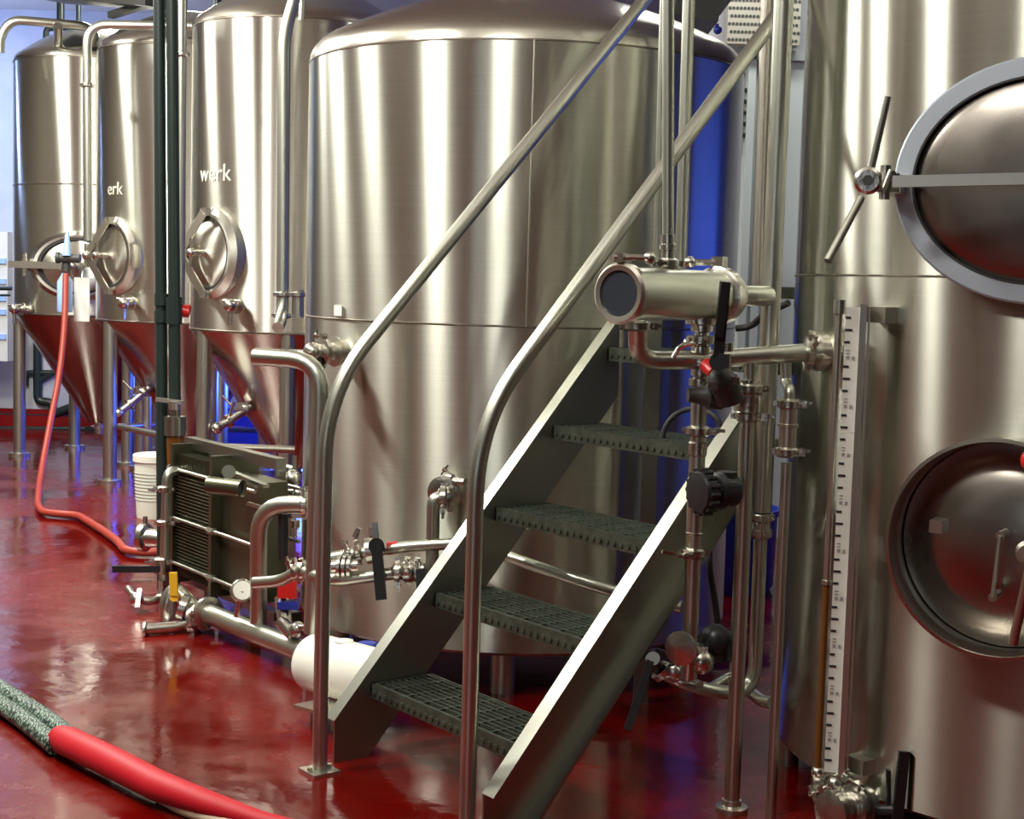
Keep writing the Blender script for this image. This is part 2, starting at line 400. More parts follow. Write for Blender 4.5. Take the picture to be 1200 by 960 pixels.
for i, (px, py, a, bb, st) in enumerate([(92, 312, .33, .235, 'bar'), (135, 300, .22, .24, 'yoke'), (249, 297, .225, .245, 'yoke')]):
    cx, cy = FP[i]; p = surf(cx, cy, RF, px, py); z = p.z
    a0 = azm(cx, cy, p); n = V((math.sin(a0), -math.cos(a0), 0)); manway(FT[i], V((cx, cy, z))+n*RF, n, a, bb, st)
    # sampling port beside the door
    sp = surf(cx, cy, RF, [32, 157, 282][i], [362, 355, 358][i]); a0 = azm(cx, cy, sp); n = V((math.sin(a0), -math.cos(a0), 0))
    b = B(); b.cyl(sp-n*.02, sp+n*.10, .03); b.ball(sp+n*.12, .045); b.cyl(sp+n*.12, sp+n*.12-V((0, 0, .12)), .015, seg=10); b.cyl(sp+n*.12-V((.05, 0, -.03)), sp+n*.12+V((.06, 0, .03)), .012, seg=10)
    b.lathe(sp+n*.05, n, [(.03, -.01), (.055, -.008), (.055, .008), (.03, .01)], 20)
    obj('sample_valve', b, 'cast', FT[i])
for i, txt, px, py, s in ((1, 'erk', 134, 228, .135), (2, 'werk', 250, 212, .155)):
    cx, cy = FP[i]; p = surf(cx, cy, RF, px, py)
    wrap_text(FT[i], txt, s, cx, cy, RF, azm(cx, cy, p), p.z)
# side valves low on the cones of the middle and near fermenters
for i, (p0, p1, p2) in ((1, ((178, 452), (152, 474), (139, 484))), (2, ((300, 472), (268, 494), (254, 502)))):
    cx, cy = FP[i]; Y = cy-.25
    a, c, d = at(*p0, Y), at(*p1, Y-.1), at(*p2, Y-.15)
    b = B(); b.tube([a, c, d], .028, 14); b.lathe(a*.6+c*.4, c-a, [(.03, -.012), (.055, -.01), (.055, .01), (.03, .012)], 20)
    b.lathe(c, d-c, [(.03, -.012), (.05, -.01), (.05, .01), (.03, .012)], 20); b.ball(d, .04)
    b.cyl(c, c+V((.03, 0, .13)), .012, seg=8); b.bar(d+V((-.05, 0, -.02)), d+V((-.07, -.02, .16)), .018, .008, (0, 1, 0)); b.cyl(a*.4+c*.6, a*.4+c*.6+V((-.12, 0, .12)), .009, seg=8)
    b.box(a*.5+c*.5+V((0, 0, .04)), .09, .06, .05)
    obj('racking_valve', b, 'cast', FT[i])
# top fittings
for i, px, py in ((1, 168, 48), (2, 291, 2), (0, 118, 50)):
    cx, cy = FP[i]; p = at(px, py+8, cy-.2)
    b = B(); b.cyl(p-V((0, 0, .06)), p+V((0, 0, .10)), .055); b.lathe(p+V((0, 0, .08)), (0, 0, 1), [(.06, -.015), (.10, -.012), (.10, .012), (.06, .015)], 24)
    b.cyl(p+V((.09, 0, .08)), p+V((.17, 0, .08)), .012, seg=8)
    obj('top_fitting', b, 'cast', FT[i])
# CIP pipes over the fermenters
Y = 12.0
pipe_thing('cleaning_pipe', 'thin steel pipe arching over the farthest left fermenter', [at(0, 62, Y), at(0, 45, Y)+V((0, 0, .02)), at(14, 23, Y), at(108, 31, Y+.2), at(112, 44, Y+.3)], .036, fil=.18)
pipe_thing('cleaning_pipe', 'short upright steel pipe standing on the far left dome', [at(68, 30, Y), at(68, 56, Y+.2)], .036)
Y = 10.85
pipe_thing('cleaning_pipe', 'steel pipe bent over the middle fermenter dome and down beside it', [at(103, 282, Y), at(102, 28, Y), at(226, 31, Y)], .033, fil=.16, clamps=[(at(102, 100, Y), (0, 0, 1))])
Y = 8.9
pipe_thing('cleaning_pipe', 'straight pale steel riser right of the two dark pipes', [ext(at(214, -60, Y), at(211, 372, Y)), at(211, 372, Y)], .030, clamps=[(at(214, 64, Y), (0, 0, 1))])
Y = 8.6
pipe_thing('cleaning_pipe', 'steel downpipe in front of the nearest fermenter ending at double clamps', [ext(at(352, -70, Y), at(348, 100, Y)), at(348, -10, Y), at(333, 38, Y), at(331, 372, Y), at(326, 384, Y-.1)], .036, fil=.2,
           clamps=[(at(331, 345, Y), (0, 0, 1)), (at(331, 370, Y), (0, 0, 1), 1, (1, 0, 0))])
pipe_thing('cleaning_pipe', 'slim steel pipe rising beside the double clamps on the near fermenter', [ext(at(359, -40, Y+.3), at(356, 100, Y+.3)), at(353, 24, Y+.3)], .018)
pipe_thing('cleaning_pipe', 'short clamped pipe stub beside the big tank edge', [at(349, 340, Y), at(349, 372, Y)], .034, clamps=[(at(349, 345, Y), (0, 0, 1))])
# dark upright pipes
Y = 7.55
q = B(); q.cyl(ext(at(186, -80, Y), at(191, 700, Y)), at(191, 700, Y), .030, seg=18); o = obj('dark_pipe', q, 'dark'); tag(o, 'left one of two dark green pipes dropping from the ceiling', 'pipe')
for yy in (352, 372): q = B(); q.cyl(at(190, yy-8, Y), at(190, yy+6, Y), .040, seg=18); obj('coupling', q, 'dark', o)
q = B(); q.cyl(ext(at(201, -80, Y-.03), at(205, 470, Y-.03)), at(205, 470, Y-.03), .030, seg=18); o = obj('dark_pipe', q, 'dark'); tag(o, 'right one of two dark green pipes with a cross coupling', 'pipe')
for yy in (356, 372): q = B(); q.cyl(at(204, yy-8, Y-.03), at(204, yy+8, Y-.03), .041, seg=18); obj('coupling', q, 'dark', o)
q = B(); q.bar(at(183, 468, Y-.1), at(214, 472, Y-.1), .03, .02); q.cyl(at(204, 470, Y-.1), at(204, 480, Y-.1), .028); obj('bracket', q, 'satin', o)
q = B(); q.cyl(at(208, 362, Y), at(222, 366, Y), .03); q.box(at(217, 362, Y), .05, .05, .04); obj('red_handle', q, 'red', o)
YJ = Y-.03
q = B(); q.cyl(at(206, 543, YJ), at(205, 510, YJ), .045); o = obj('filter_jar', q, 'amber'); tag(o, 'small brown filter jar hanging under the right dark pipe', 'jar')
q = B(); q.cyl(at(205, 510, YJ), at(205, 488, YJ), .055); q.cyl(at(205, 488, YJ), at(205, 470, YJ), .028); obj('jar_head', q, 'plate', o)

# ceiling services top left
def blackpipe(label, p, q_, r, m='black', cat='pipe'):
    b = B(); b.cyl(p, q_, r, seg=14); return tag(obj('ceiling_pipe', b, m), label, cat)
Y = 13.6
blackpipe('thick black pipe dropping behind the far left dome', ext(at(71, -60, Y), at(71, 60, Y)), at(71, 60, Y), .035, 'dark')
blackpipe('thinner black pipe dropping right of the thick black one, top left', ext(at(92, -60, Y), at(92, 30, Y)), at(92, 30, Y), .022, 'dark')
b = B(); b.tube([at(104, 33, Y), at(54, 33, Y), at(54, 62, Y)], .028, 12, .05); tag(obj('ceiling_pipe', b, 'dark'), 'black elbow pipe crossing behind the far left dome', 'pipe')
blackpipe('short black pipe above the nearest fermenter dome', ext(at(255, -60, 11), at(255, 20, 11)), at(255, 20, 11), .028, 'dark')
b = B(); b.bar(at(60, -6, 12.5), at(190, 2, 11.5), .3, .10); b.bar(at(130, 18, 12), at(185, 0, 11.5), .06, .05); tag(obj('cable_tray', b, 'box'), 'dark cable tray under the ceiling, top left', 'tray')
b = B(); b.bar(at(225, 22, 13), at(290, -8, 13), .03, .03); tag(obj('conduit', b, 'satin'), 'thin slanting conduit above the middle and near domes', 'conduit')
# control cabinet and wall fittings at the far left
b = B(); pc = at(0, 350, 14.4); b.box((pc.x-.12, 14.6, pc.z+.02), .42, .5, 1.25); o = tag(obj('wall_cabinet', b, 'white'), 'white wall cabinet at the left edge beside the far fermenter', 'cabinet')
b = B()
for yy in (306, 330, 350, 366, 395): z = at(5, yy, 14.3).z; b.box((pc.x-.12, 14.34, z), .40, .02, .05)
obj('shelf_line', b, 'paleblue', o)
b = B(); b.cyl(at(0, 338, 13.8), at(14, 338, 13.8), .02); b.cyl(at(0, 346, 13.8), at(12, 346, 13.8), .012); tag(obj('wall_rail', b, 'dark'), 'thin dark rail poking in from the left edge', 'rail')
b = B(); b.tube([at(-30, 502, 14.9), at(110, 503, 14.9), at(112, 503, 14.9)], .025, 12); b.box(at(108, 507, 14.85), .13, .06, .12); tag(obj('wall_pipe', b, 'dark'), 'dark pipe running low along the back wall', 'pipe')
b = B(); Yp = 15.05
b.tube([at(44, 395, Yp), at(44, 470, Yp), at(62, 472, Yp), at(62, 486, Yp), at(92, 474, Yp)], .045, 12, .06)
b.tube([at(30, 452, Yp), at(30, 437, Yp), at(64, 437, Yp)], .03, 10, .05); b.tube([at(44, 447, Yp), at(70, 432, Yp)], .03, 10)
tag(obj('drain_pipe', b, 'dark'), 'branching dark blue pipework behind the far left legs', 'pipe')

# sign board, jug and hose at the far left fermenter
Y = 11.7
b = B(); b.box(at(96, 351, Y), .135, .012, .345, X=(1, -.25, .0)); o = tag(obj('hanging_sign', b, 'label'), 'blank white card hanging below the far left fermenter door', 'sign')
b = B(); b.cyl(at(96, 326, Y), at(97, 318, Y+.02), .012); obj('hook', b, 'satin', o)
b = B(); b.lathe(at(76, 366, Y-.02), (0, 0, 1), [(.055, 0), (.06, .01), (.06, .24), (.03, .29), (.022, .31)], 20); o = tag(obj('plastic_bottle', b, 'paleblue'), 'pale blue plastic bottle behind the orange hose', 'bottle')
b = B(); b.cyl(at(77, 318, Y-.05), at(79, 274, Y-.05), .035, .016, 14); b.cyl(at(70, 302, Y-.08), at(94, 303, Y-.08), .035, seg=12); b.cyl(at(70, 302, Y-.08), at(66, 302, Y-.08), .045, seg=12)
o = tag(obj('spray_nozzle', b, 'box'), 'dark spray nozzle with pale cone tip at far left door', 'nozzle')
b = B(); b.cyl(at(78, 300, Y-.11), at(79, 272, Y-.09), .034, .014, 14); obj('cone_tip', b, 'paleblue', o)
q = B(); q.tube([at(77, 322, 11.6), at(76, 380, 11.4), at(70, 440, 11.2), at(58, 500, 10.9), at(47, 560, 10.5), fl(44, 592, .03), fl(50, 600, .03), fl(66, 602, .03), fl(92, 604, .03), fl(118, 620, .03), fl(138, 634, .03), fl(146, 645, .03), fl(170, 648, .03), fl(188, 647, .03)],
                .024, 12, .25)
tag(obj('orange_hose', q, 'hoseor'), 'slim orange hose hanging from the far fermenter and curling over the floor', 'hose')

# frame rails between fermenter legs and low steel frame
b = B(); b.cyl(at(140, 500, 10.9), at(186, 510, 10.2), .025, seg=12); b.cyl(at(140, 500, 10.9), at(190, 498, 11.4), .022, seg=12)
b.cyl(at(173, 465, 10.9), at(173, 535, 10.9), .03, seg=12)
tag(obj('leg_brace', b, 'pipe'), 'steel cross rails behind the white bucket', 'rail')
b = B(); Y = 7.9
for p, q_ in (((248, 528, 8.0), (345, 551, 7.5)), ((253, 524, 8.3), (345, 527, 8.4)), ((248, 528, 8.0), (253, 524, 8.3))): b.cyl(at(*p), at(*q_), .022, seg=12)
b.cyl(at(251, 528, 8.05), V((at(251, 528, 8.05).x, 8.05, 0)), .022, seg=12); b.cyl(at(343, 552, 7.5), V((at(343, 552, 7.5).x, 7.5, 0)), .022, seg=12)
tag(obj('tube_stand', b, 'satin'), 'low welded tube frame behind the plate heat exchanger', 'frame')
# blue tarpaulin-covered crates behind the near fermenter
b = B(); c = at(300, 520, 13.1); b.box((c.x, 13.1, .36), 1.1, .6, .14, Z=(.12, 0, 1), X=(1, 0, -.12)); b.box((c.x+.05, 13.1, .12), 1.0, .55, .24)
o = tag(obj('blue_crate', b, 'blue'), 'blue plastic crates on the floor behind the near fermenter cone', 'crate')
# bucket
Y = 9.55; c = fl(182, 606); z1 = at(182, 532, c.y).z
q = B(); q.lathe((c.x, c.y, 0), (0, 0, 1), [(.118, 0), (.122, .02), (.138, z1-.04)], 40); o = tag(thing('x', '', '', (0, 0, 0)) if False else obj('bucket', q, 'bucket'), 'white plastic bucket with lid on the red floor', 'bucket')
q = B(); q.lathe((c.x, c.y, 0), (0, 0, 1), [(.142, z1-.05), (.148, z1-.045), (.148, z1-.005), (.14, z1), (.10, z1-.006)], 40); obj('lid', q, 'white', o)
q = B()
for k in range(9):
    zz = .12+.022*k
    q.lathe((c.x, c.y, 0), (0, 0, 1), [(.1265+.045*(zz-.08)+.001, zz), (.1265+.045*(zz-.08)+.0025, zz+.004), (.1265+.045*(zz-.08)+.001, zz+.008)], 40, False, False)
obj('label_print', q, 'faint_ink', o, kind='stuff')

# ================================================================== PLATE HEAT EXCHANGER
def heat_exchanger():
    A = at(203, 700, 7.15); Bp = at(252, 716, 6.75); D = at(297, 730, 6.45)
    A.z = Bp.z = D.z = .12; zt = .76
    t = thing('plate_heat_exchanger', 'squat plate heat exchanger with tie rods on the floor by the dark pipes', 'heat exchanger', (A.x, A.y, 0))
    d = (D-A); d.z = 0; L = d.length; d.normalize(); n = V((-d.y, d.x, 0))     # n points away from the camera
    if n.y < 0: n = -n
    dep = .20; cz = (.12+zt)/2; H = zt-.12
    b = B(); b.box(A+d*.012+n*dep/2+V((0, 0, cz-.12)), .03, dep+.04, H+.04, d, n); obj('end_plate', b, 'hx', t)
    b = B(); b.box(A+d*(L*.52)+n*(dep/2)+V((0, 0, cz-.12+.0)), .03, dep+.04, H+.02, d, n); obj('pressure_plate', b, 'hx', t)
    b = B()
    k = 0; x = .035
    while x < L*.52-.02:
        b.box(A+d*x+n*(dep/2)+V((0, 0, cz-.12)), .005, dep-(.0 if k % 2 else .02), H-.05-(.0 if k % 2 else .012), d, n); x += .0088; k += 1
    obj('plate_pack', b, 'hx', t, kind='stuff')
    b = B(); b.box(A+d*(L*.76)+n*(dep/2)+V((0, 0, cz-.14)), L*.44, dep-.06, H-.10, d, n); obj('cover', b, 'hx', t)
    # horizontal fine ribs on the plate side facing out
    for z in (.20, .42, .66):
        for s in (0, 1):
            b = B(); p = A+V((0, 0, z-.12))-n*.012+n*s*(dep+.024); b.cyl(p-d*.02, p+d*(L+.02), .009, seg=10); b.cyl(p+d*(L*.52-.03), p+d*(L*.52+.03), .018, seg=6); b.cyl(p-d*.03, p-d*.005, .018, seg=6)
            obj('tie_rod', b, 'pipe', t)
    b = B()
    for k in range(26):
        z = .215+.0165*k
        if abs(z-.42) < .015: continue
        b.cyl(A+V((0, 0, z-.12))-n*.004+d*.03, A+V((0, 0, z-.12))-n*.002+d*(L*.5), .0032, seg=6)
    obj('plate_edges', b, 'hx', t, kind='stuff')
    b = B(); b.box(A+d*L/2+n*dep*.5+V((0, 0, H+.02)), L+.1, .05, .05, d, n); obj('top_bar', b, 'plate', t)
    b = B(); b.box(A+d*L/2+n*dep*.5+V((0, 0, -.02)), L+.1, .05, .04, d, n); obj('bottom_bar', b, 'plate', t)
    for x in (.0, L):
        for s in (0, 1): b = B(); p = A+d*x+n*dep*s; b.box((p.x, p.y, .05), .05, .05, .10, d, n); obj('foot', b, 'hx', t)
    # port pipe at the top front with open end
    p1 = at(284, 573, 6.35); b = B(); b.lathe(p1, (-.93, .36, .02), [(.038, 0), (.038, .17), (.028, .17), (.028, .01)], 24, close=True); obj('port', b, 'hx', t)
    b = B(); b.cyl(p1+V((-.015, .006, .0)), p1+V((-.06, .024, .0)), .028); obj('port_bore', b, 'black', t)
    b = B(); b.bar(at(270, 553, 6.5), at(312, 570, 6.3), .03, .015); b.bar(at(290, 590, 6.35), at(318, 598, 6.3), .02, .015); obj('carrying_bar', b, 'pipe', t)
    b = B(); b.cyl(at(268, 553, 6.4), at(268, 553, 6.45), .03); obj('nut', b, 'pipe', t)
heat_exchanger()
# small valve cluster behind the exchanger
b = B(); c = at(330, 568, 7.0); b.box(c, .05, .08, .16); b.ball(c+V((.05, 0, .03)), .045); b.ball(c+V((.08, 0, -.04)), .035); b.cyl(c-V((.1, 0, .03)), c+V((.12, 0, -.03)), .02); b.bar(c+V((.06, 0, .05)), c+V((.06, 0, .14)), .02, .01, (0, 1, 0))
tag(obj('valve_block', b, 'cast'), 'compact steel valve block right behind the heat exchanger', 'valve')
# dial gauge
c = at(284, 692, 6.2); b = B(); b.lathe(c, (.3, -.9, .3), [(.045, -.03), (.05, -.02), (.05, .0), (.045, .004)], 24); o = tag(obj('dial_gauge', b, 'cast'), 'round dial gauge tilted upward under the heat exchanger', 'gauge')
b = B(); b.lathe(c+V((.3, -.9, .3)).normalized()*.005, (.3, -.9, .3), [(.04, 0), (.04, .002)], 24); obj('dial_face', b, 'label', o)
b = B(); b.cyl(c, c+V((-.03, .03, -.12)), .012, seg=10); obj('stem', b, 'cast', o)

# pipe line hanging left of the exchanger
Y = 7.05
o = pipe_thing('drop_pipe', 'bent steel pipe with three clamps left of the heat exchanger', [at(208, 552, Y+.05), at(196, 552, Y), at(192, 690, Y), at(186, 705, Y)], .024, fil=.05,
               clamps=[(at(193, 573, Y), (0, 0, 1), 1, (-1, 0, 0)), (at(192, 613, Y), (0, 0, 1), 1, (1, 0, 0)), (at(190, 657, Y), (0, 0, 1), 1.1, (-1, 0, 0))])
b = B(); b.cyl(at(190, 655, Y), at(190, 672, Y), .038); obj('valve_body', b, 'cast', o)
b = B(); b.bar(at(132, 667, Y-.05), at(186, 667, Y-.05), .02, .032, (0, 0, 1)); obj('handle', b, 'black', o)
b = B(); p = at(170, 630, 7.6); b.lathe(p, (1, -.3, 0), [(.05, -.03), (.075, -.02), (.075, .01), (.05, .02), (.04, .12)], 22); b.cyl(p, p+V((.16, -.05, 0)), .032); b.cyl(p+V((0, 0, .05)), p+V((0, 0, .11)), .012); b.ball(p, .055)
tag(obj('pipe_union', b, 'cast'), 'steel pipe union between bucket and heat exchanger', 'fitting')
b = B(); p = at(165, 695, 6.95)
b.tube([at(190, 680, 7.0), at(190, 700, 7.0), at(176, 706, 6.95), at(158, 700, 6.95), at(150, 690, 7.0)], .02, 12, .06); b.ball(at(160, 702, 6.9), .035); b.bar(at(164, 690, 6.9), at(161, 712, 6.85), .02, .01, (0, 1, 0)); b.bar(at(152, 682, 6.95), at(178, 681, 6.95), .012, .012)
tag(obj('drain_cock', b, 'cast'), 'little steel drain cock on the floor left of the yellow handle', 'valve')

# floor header: big low pipe, valve with yellow handle
o = pipe_thing('header_pipe', 'thick low steel pipe from the yellow valve to the white pump', [at(236, 716, 6.55), at(300, 742, 6.18), at(362, 766, 5.85)], .045, fil=.02,
               clamps=[(at(244, 719, 6.5), at(300, 742, 6.18)-at(236, 716, 6.55), 1.1)])
t = thing('header_valve', 'steel ball valve with upright yellow handle at the header pipe end', 'valve', (at(210, 720, 6.6).x, 6.6, 0))
b = B(); b.tube([at(168, 738, 6.45), at(205, 735, 6.5), at(228, 728, 6.55)], .026, 16, .03); b.lathe(at(229, 726, 6.55), (1, -.1, .1), [(.05, -.03), (.075, -.02), (.075, .01), (.06, .03)], 22); b.ball(at(240, 718, 6.55), .058)
b.lathe(at(168, 738, 6.45), (1, 0, .05), [(.026, 0), (.036, .004), (.036, .014), (.026, .02)], 18)
obj('valve_body', b, 'cast', t)
b = B(); b.tube([at(226, 712, 6.6), at(205, 690, 6.62), at(196, 705, 6.6), at(196, 728, 6.6)], .038, 14, .07); b.lathe(at(215, 712, 6.55), (1, 0, -.3), [(.04, -.02), (.06, -.015), (.06, .015), (.04, .02)], 20)
obj('elbow', b, 'cast', t)
b = B(); b.bar(at(204, 698, 6.45), at(203, 671, 6.45), .034, .016, (0, 1, 0)); b.cyl(at(204, 700, 6.45), at(204, 700, 6.5), .02); obj('handle', b, 'yellow', t)
b = B()
for px in (201, 226, 254): p = at(px, 735, 6.5); b.bar(p, V((p.x, p.y, .0)), .014, .01, (0, 1, 0)); b.bar(p+V((-.03, 0, 0)), p+V((.03, 0, 0)), .012, .012)
obj('support_leg', b, 'cast', t)

# pipes at the left of the mash tank
Y = 5.55
o = pipe_thing('bent_pipe', 'steel pipe bent from horizontal to vertical left of the big tank', [at(299, 418, Y+.1), at(377, 423, Y), at(366, 742, Y)], .034, fil=.13, seg=20)
Y = 6.05
o = pipe_thing('bent_pipe', 'thick looped steel pipe rising from the header pipe', [at(358, 591, Y), at(303, 591, Y+.05), at(303, 738, 6.2)], .036, fil=.14, seg=20)
clamp(o, at(357, 591, Y), (1, 0, 0), .036, (0, 0, 1))
o = pipe_thing('upper_pipe', 'thin horizontal pipe running behind the bent pipe to the tank flange', [at(340, 413, 6.25), at(384, 415, 6.22)], .014)
# flange on the tank with small valve
t = thing('tank_valve', 'clamped steel valve at the upper left port of the big tank', 'valve', at(402, 425, 6.2))
TC = V((.023, 6.55, 0)); TR = .94
pf = surf(TC.x, TC.y, TR, 403, 412); nn = (V((pf.x-TC.x, pf.y-TC.y, 0))).normalized()
b = B(); b.lathe(pf, nn, [(.045, -.02), (.045, .03), (.06, .035), (.06, .05), (.035, .055), (.03, .09)], 26); obj('port', b, 'satin', t)
clamp(t, pf+nn*.10, nn, .036, (0, 0, 1))
b = B(); b.cyl(pf+nn*.08, pf+nn*.17, .03); b.ball(pf+nn*.15, .038); obj('valve_body', b, 'cast', t)
b = B(); b.bar(pf+nn*.13+V((0, 0, -.02)), pf+nn*.13+V((.03, -.02, -.17)), .035, .025, (0, 1, 0)); obj('handle', b, 'black', t)
# plumbing across the foot of the mash tank
def run(name, label, pts, r, fil=.06, m='pipe'): return pipe_thing(name, label, [at(*p) for p in pts], r, m, fil)
o = run('low_pipe', 'steel pipe with red band running along the big tank foot', [(382, 655, 5.5), (400, 651, 5.5), (470, 641, 5.5), (556, 636, 5.42), (604, 656, 5.32), (716, 692, 4.98), (800, 712, 4.85)], .022, .12)
b = B(); b.cyl(at(454, 643.1, 5.5), at(466, 641.5, 5.5), .0245); obj('red_band', b, 'red', o)
d = at(470, 641, 5.5)-at(400, 651, 5.5)
clamp(o, at(407, 650, 5.5), d, .024, (0, 0, 1)); clamp(o, at(420, 648, 5.5), d, .026, (0, -.3, 1))
t = thing('butterfly_valve', 'butterfly valve with long black hanging handle at the big tank foot', 'valve', at(438, 690, 5.45))
b = B(); b.lathe(at(437, 645, 5.5), d, [(.03, -.03), (.05, -.025), (.05, .025), (.03, .03)], 22); b.cyl(at(437, 645, 5.5), at(437, 645, 5.5)+V((0, 0, .07)), .014); b.box(at(437, 622, 5.5), .03, .03, .03); b.cyl(at(416, 630, 5.5), at(421, 619, 5.5), .012)
obj('valve_body', b, 'cast', t)
b = B(); b.bar(at(441, 637, 5.41), at(447, 703, 5.38), .040, .018, (0, 1, 0)); b.cyl(at(441, 640, 5.40), at(441, 640, 5.5), .030); b.bar(at(441, 636, 5.42), at(439, 613, 5.45), .022, .014, (0, 1, 0)); obj('handle', b, 'black', t)
o = run('low_pipe', 'shorter steel pipe curving below the red-banded pipe', [(299, 683, 5.85), (330, 681, 5.75), (352, 668, 5.65), (372, 676, 5.5), (396, 680, 5.45), (440, 675, 5.45), (462, 672, 5.45)], .024, .06)
clamp(o, at(348, 670, 5.67), (1, -.3, .4), .025, (0, 0, 1)); clamp(o, at(356, 669, 5.63), (1, -.3, .2), .027, (0, .2, -1))
t = thing('small_valve', 'steel valve with black lever right of the shorter low pipe', 'valve', at(482, 700, 5.45))
dd = V((1, -.05, .02))
b = B(); b.cyl(at(460, 672, 5.45), at(498, 668, 5.43), .026); b.ball(at(480, 669, 5.44), .045); obj('valve_body', b, 'cast', t)
for px in (466, 478, 490): clamp(t, at(px, 670, 5.44), dd, .027, (0, -.3, 1) if px != 466 else (-.2, -.2, -1))
b = B(); b.bar(at(493, 667, 5.36), at(494, 700, 5.34), .035, .016, (0, 1, 0)); obj('handle', b, 'black', t)
b = B()
for k, px in enumerate((398, 404, 410)): b.lathe(at(px, 664, 5.42), (1, -.1, 0), [(.024, -.008), (.042, -.006), (.042, .006), (.024, .008)], 20)
b.cyl(at(385, 664, 5.43), at(420, 663, 5.42), .024); tag(obj('hose_coupling', b, 'cast'), 'ribbed hose coupling squeezed between the two low pipes', 'fitting')
pf = surf(TC.x, TC.y, TR, 528, 574); nn = (V((pf.x-TC.x, pf.y-TC.y, 0))).normalized()
e0 = pf+nn*.17; ex = at(507, 586, e0.y)
t = thing('outlet_elbow', 'steel outlet elbow dropping from the port beside the near handrail', 'pipe', at(507, 700, e0.y))
b = B(); b.tube([pf+nn*.1+V((0, 0, 0)), at(528, 583, e0.y+.02), at(508, 583, e0.y), at(506, 690, e0.y)], .025, 16, .08); obj('tube', b, 'pipe', t)
b = B(); b.lathe(pf, nn, [(.06, -.02), (.06, .02), (.045, .03), (.04, .08)], 26); obj('port', b, 'satin', t)
clamp(t, pf+nn*.08, nn, .042, (.5, 0, .7)); clamp(t, at(519, 583, e0.y), (1, 0, 0), .028, (0, -.3, -1))
b = B(); b.cyl(at(532, 565, 5.5), at(545, 566, 5.48), .018, seg=12); b.cyl(at(528, 572, 5.5), at(528, 600, 5.5), .008); obj('bolt', b, 'cast', t)
# bits between looped pipe and rail
b = B(); b.box(at(337, 690, 5.95), .075, .05, .07); o = tag(obj('red_valve_box', b, 'red'), 'small red block valve behind the looped pipe', 'valve')
b = B(); b.box(at(338, 709, 5.95), .085, .05, .03); obj('blue_base', b, 'blue', o)
b = B(); b.cyl(at(332, 602, 6.1), at(332, 655, 6.1), .022); o = tag(obj('black_lever', b, 'black'), 'upright black lever inside the looped pipe', 'lever')
b = B(); b.cyl(at(346, 610, 6.15), at(346, 618, 6.15), .02); b.cyl(at(346, 618, 6.15), at(346, 630, 6.15), .008); b.box(at(346, 604, 6.15), .06, .03, .02); tag(obj('bleed_valve', b, 'cast'), 'tiny bleed valve under the looped pipe bend', 'valve')
b = B(); b.cyl(at(342, 735, 5.9), at(370, 736, 5.85), .014); b.cyl(at(330, 728, 5.95), at(345, 745, 5.9), .03); b.ball(at(348, 738, 5.9), .035); b.cyl(at(330, 700, 6.0), at(334, 730, 5.95), .03)
tag(obj('floor_valve', b, 'cast'), 'low steel valve near the floor just left of the far handrail', 'valve')

# ================================================================== WHITE PUMP
t = thing('pump', 'white cylindrical pump motor lying low behind the stair stringer', 'pump', (at(400, 790, 5.25).x, 5.25, 0))
p0, p1 = at(369, 776, 5.42), at(455, 800, 5.12); d = (p1-p0).normalized()
b = B(); b.lathe(p0, d, [(.04, -.035), (.085, -.03), (.105, -.005), (.108, .03), (.108, (p1-p0).length)], 40); obj('motor', b, 'white', t)
b = B(); b.lathe(p0+d*.17+V((0, 0, .104)), (0, 0, 1), [(.035, 0), (.035, .006), (.02, .01)], 20); obj('cap', b, 'white', t)
b = B(); b.cyl(p0-d*.03, p0-d*.10, .03); b.lathe(p0-d*.06, d, [(.03, -.01), (.055, -.008), (.055, .008), (.03, .01)], 20); b.bar(p0-d*.05+V((0, 0, -.02)), p0-d*.05+V((-.01, 0, -.2)), .012, .01, (0, 1, 0)); obj('inlet', b, 'cast', t)
b = B(); q0, q1 = at(362, 824, 5.25), at(430, 842, 5.0); b.bar(q0, q1, .14, .014)
obj('base_plate', b, 'satin', t)
for px, py, Yq in ((366, 826, 5.24), (392, 832, 5.14), (424, 842, 5.02)):
    p = at(px, py, Yq); b = B(); b.cyl(p, V((p.x, p.y, 0)), .011, seg=10); obj('leg', b, 'satin', t)
for k in (.12, .30): 
    b = B(); p = p0+d*k; b.bar(p-V((0, 0, .09)), V((p.x, p.y, q0.z)), .10, .02, d); obj('bracket', b, 'satin', t)
b = B(); b.ball(p0+d*.24+V((.03, .09, .085)), .04, sq=.3); obj('blue_cap', b, 'blue', t)

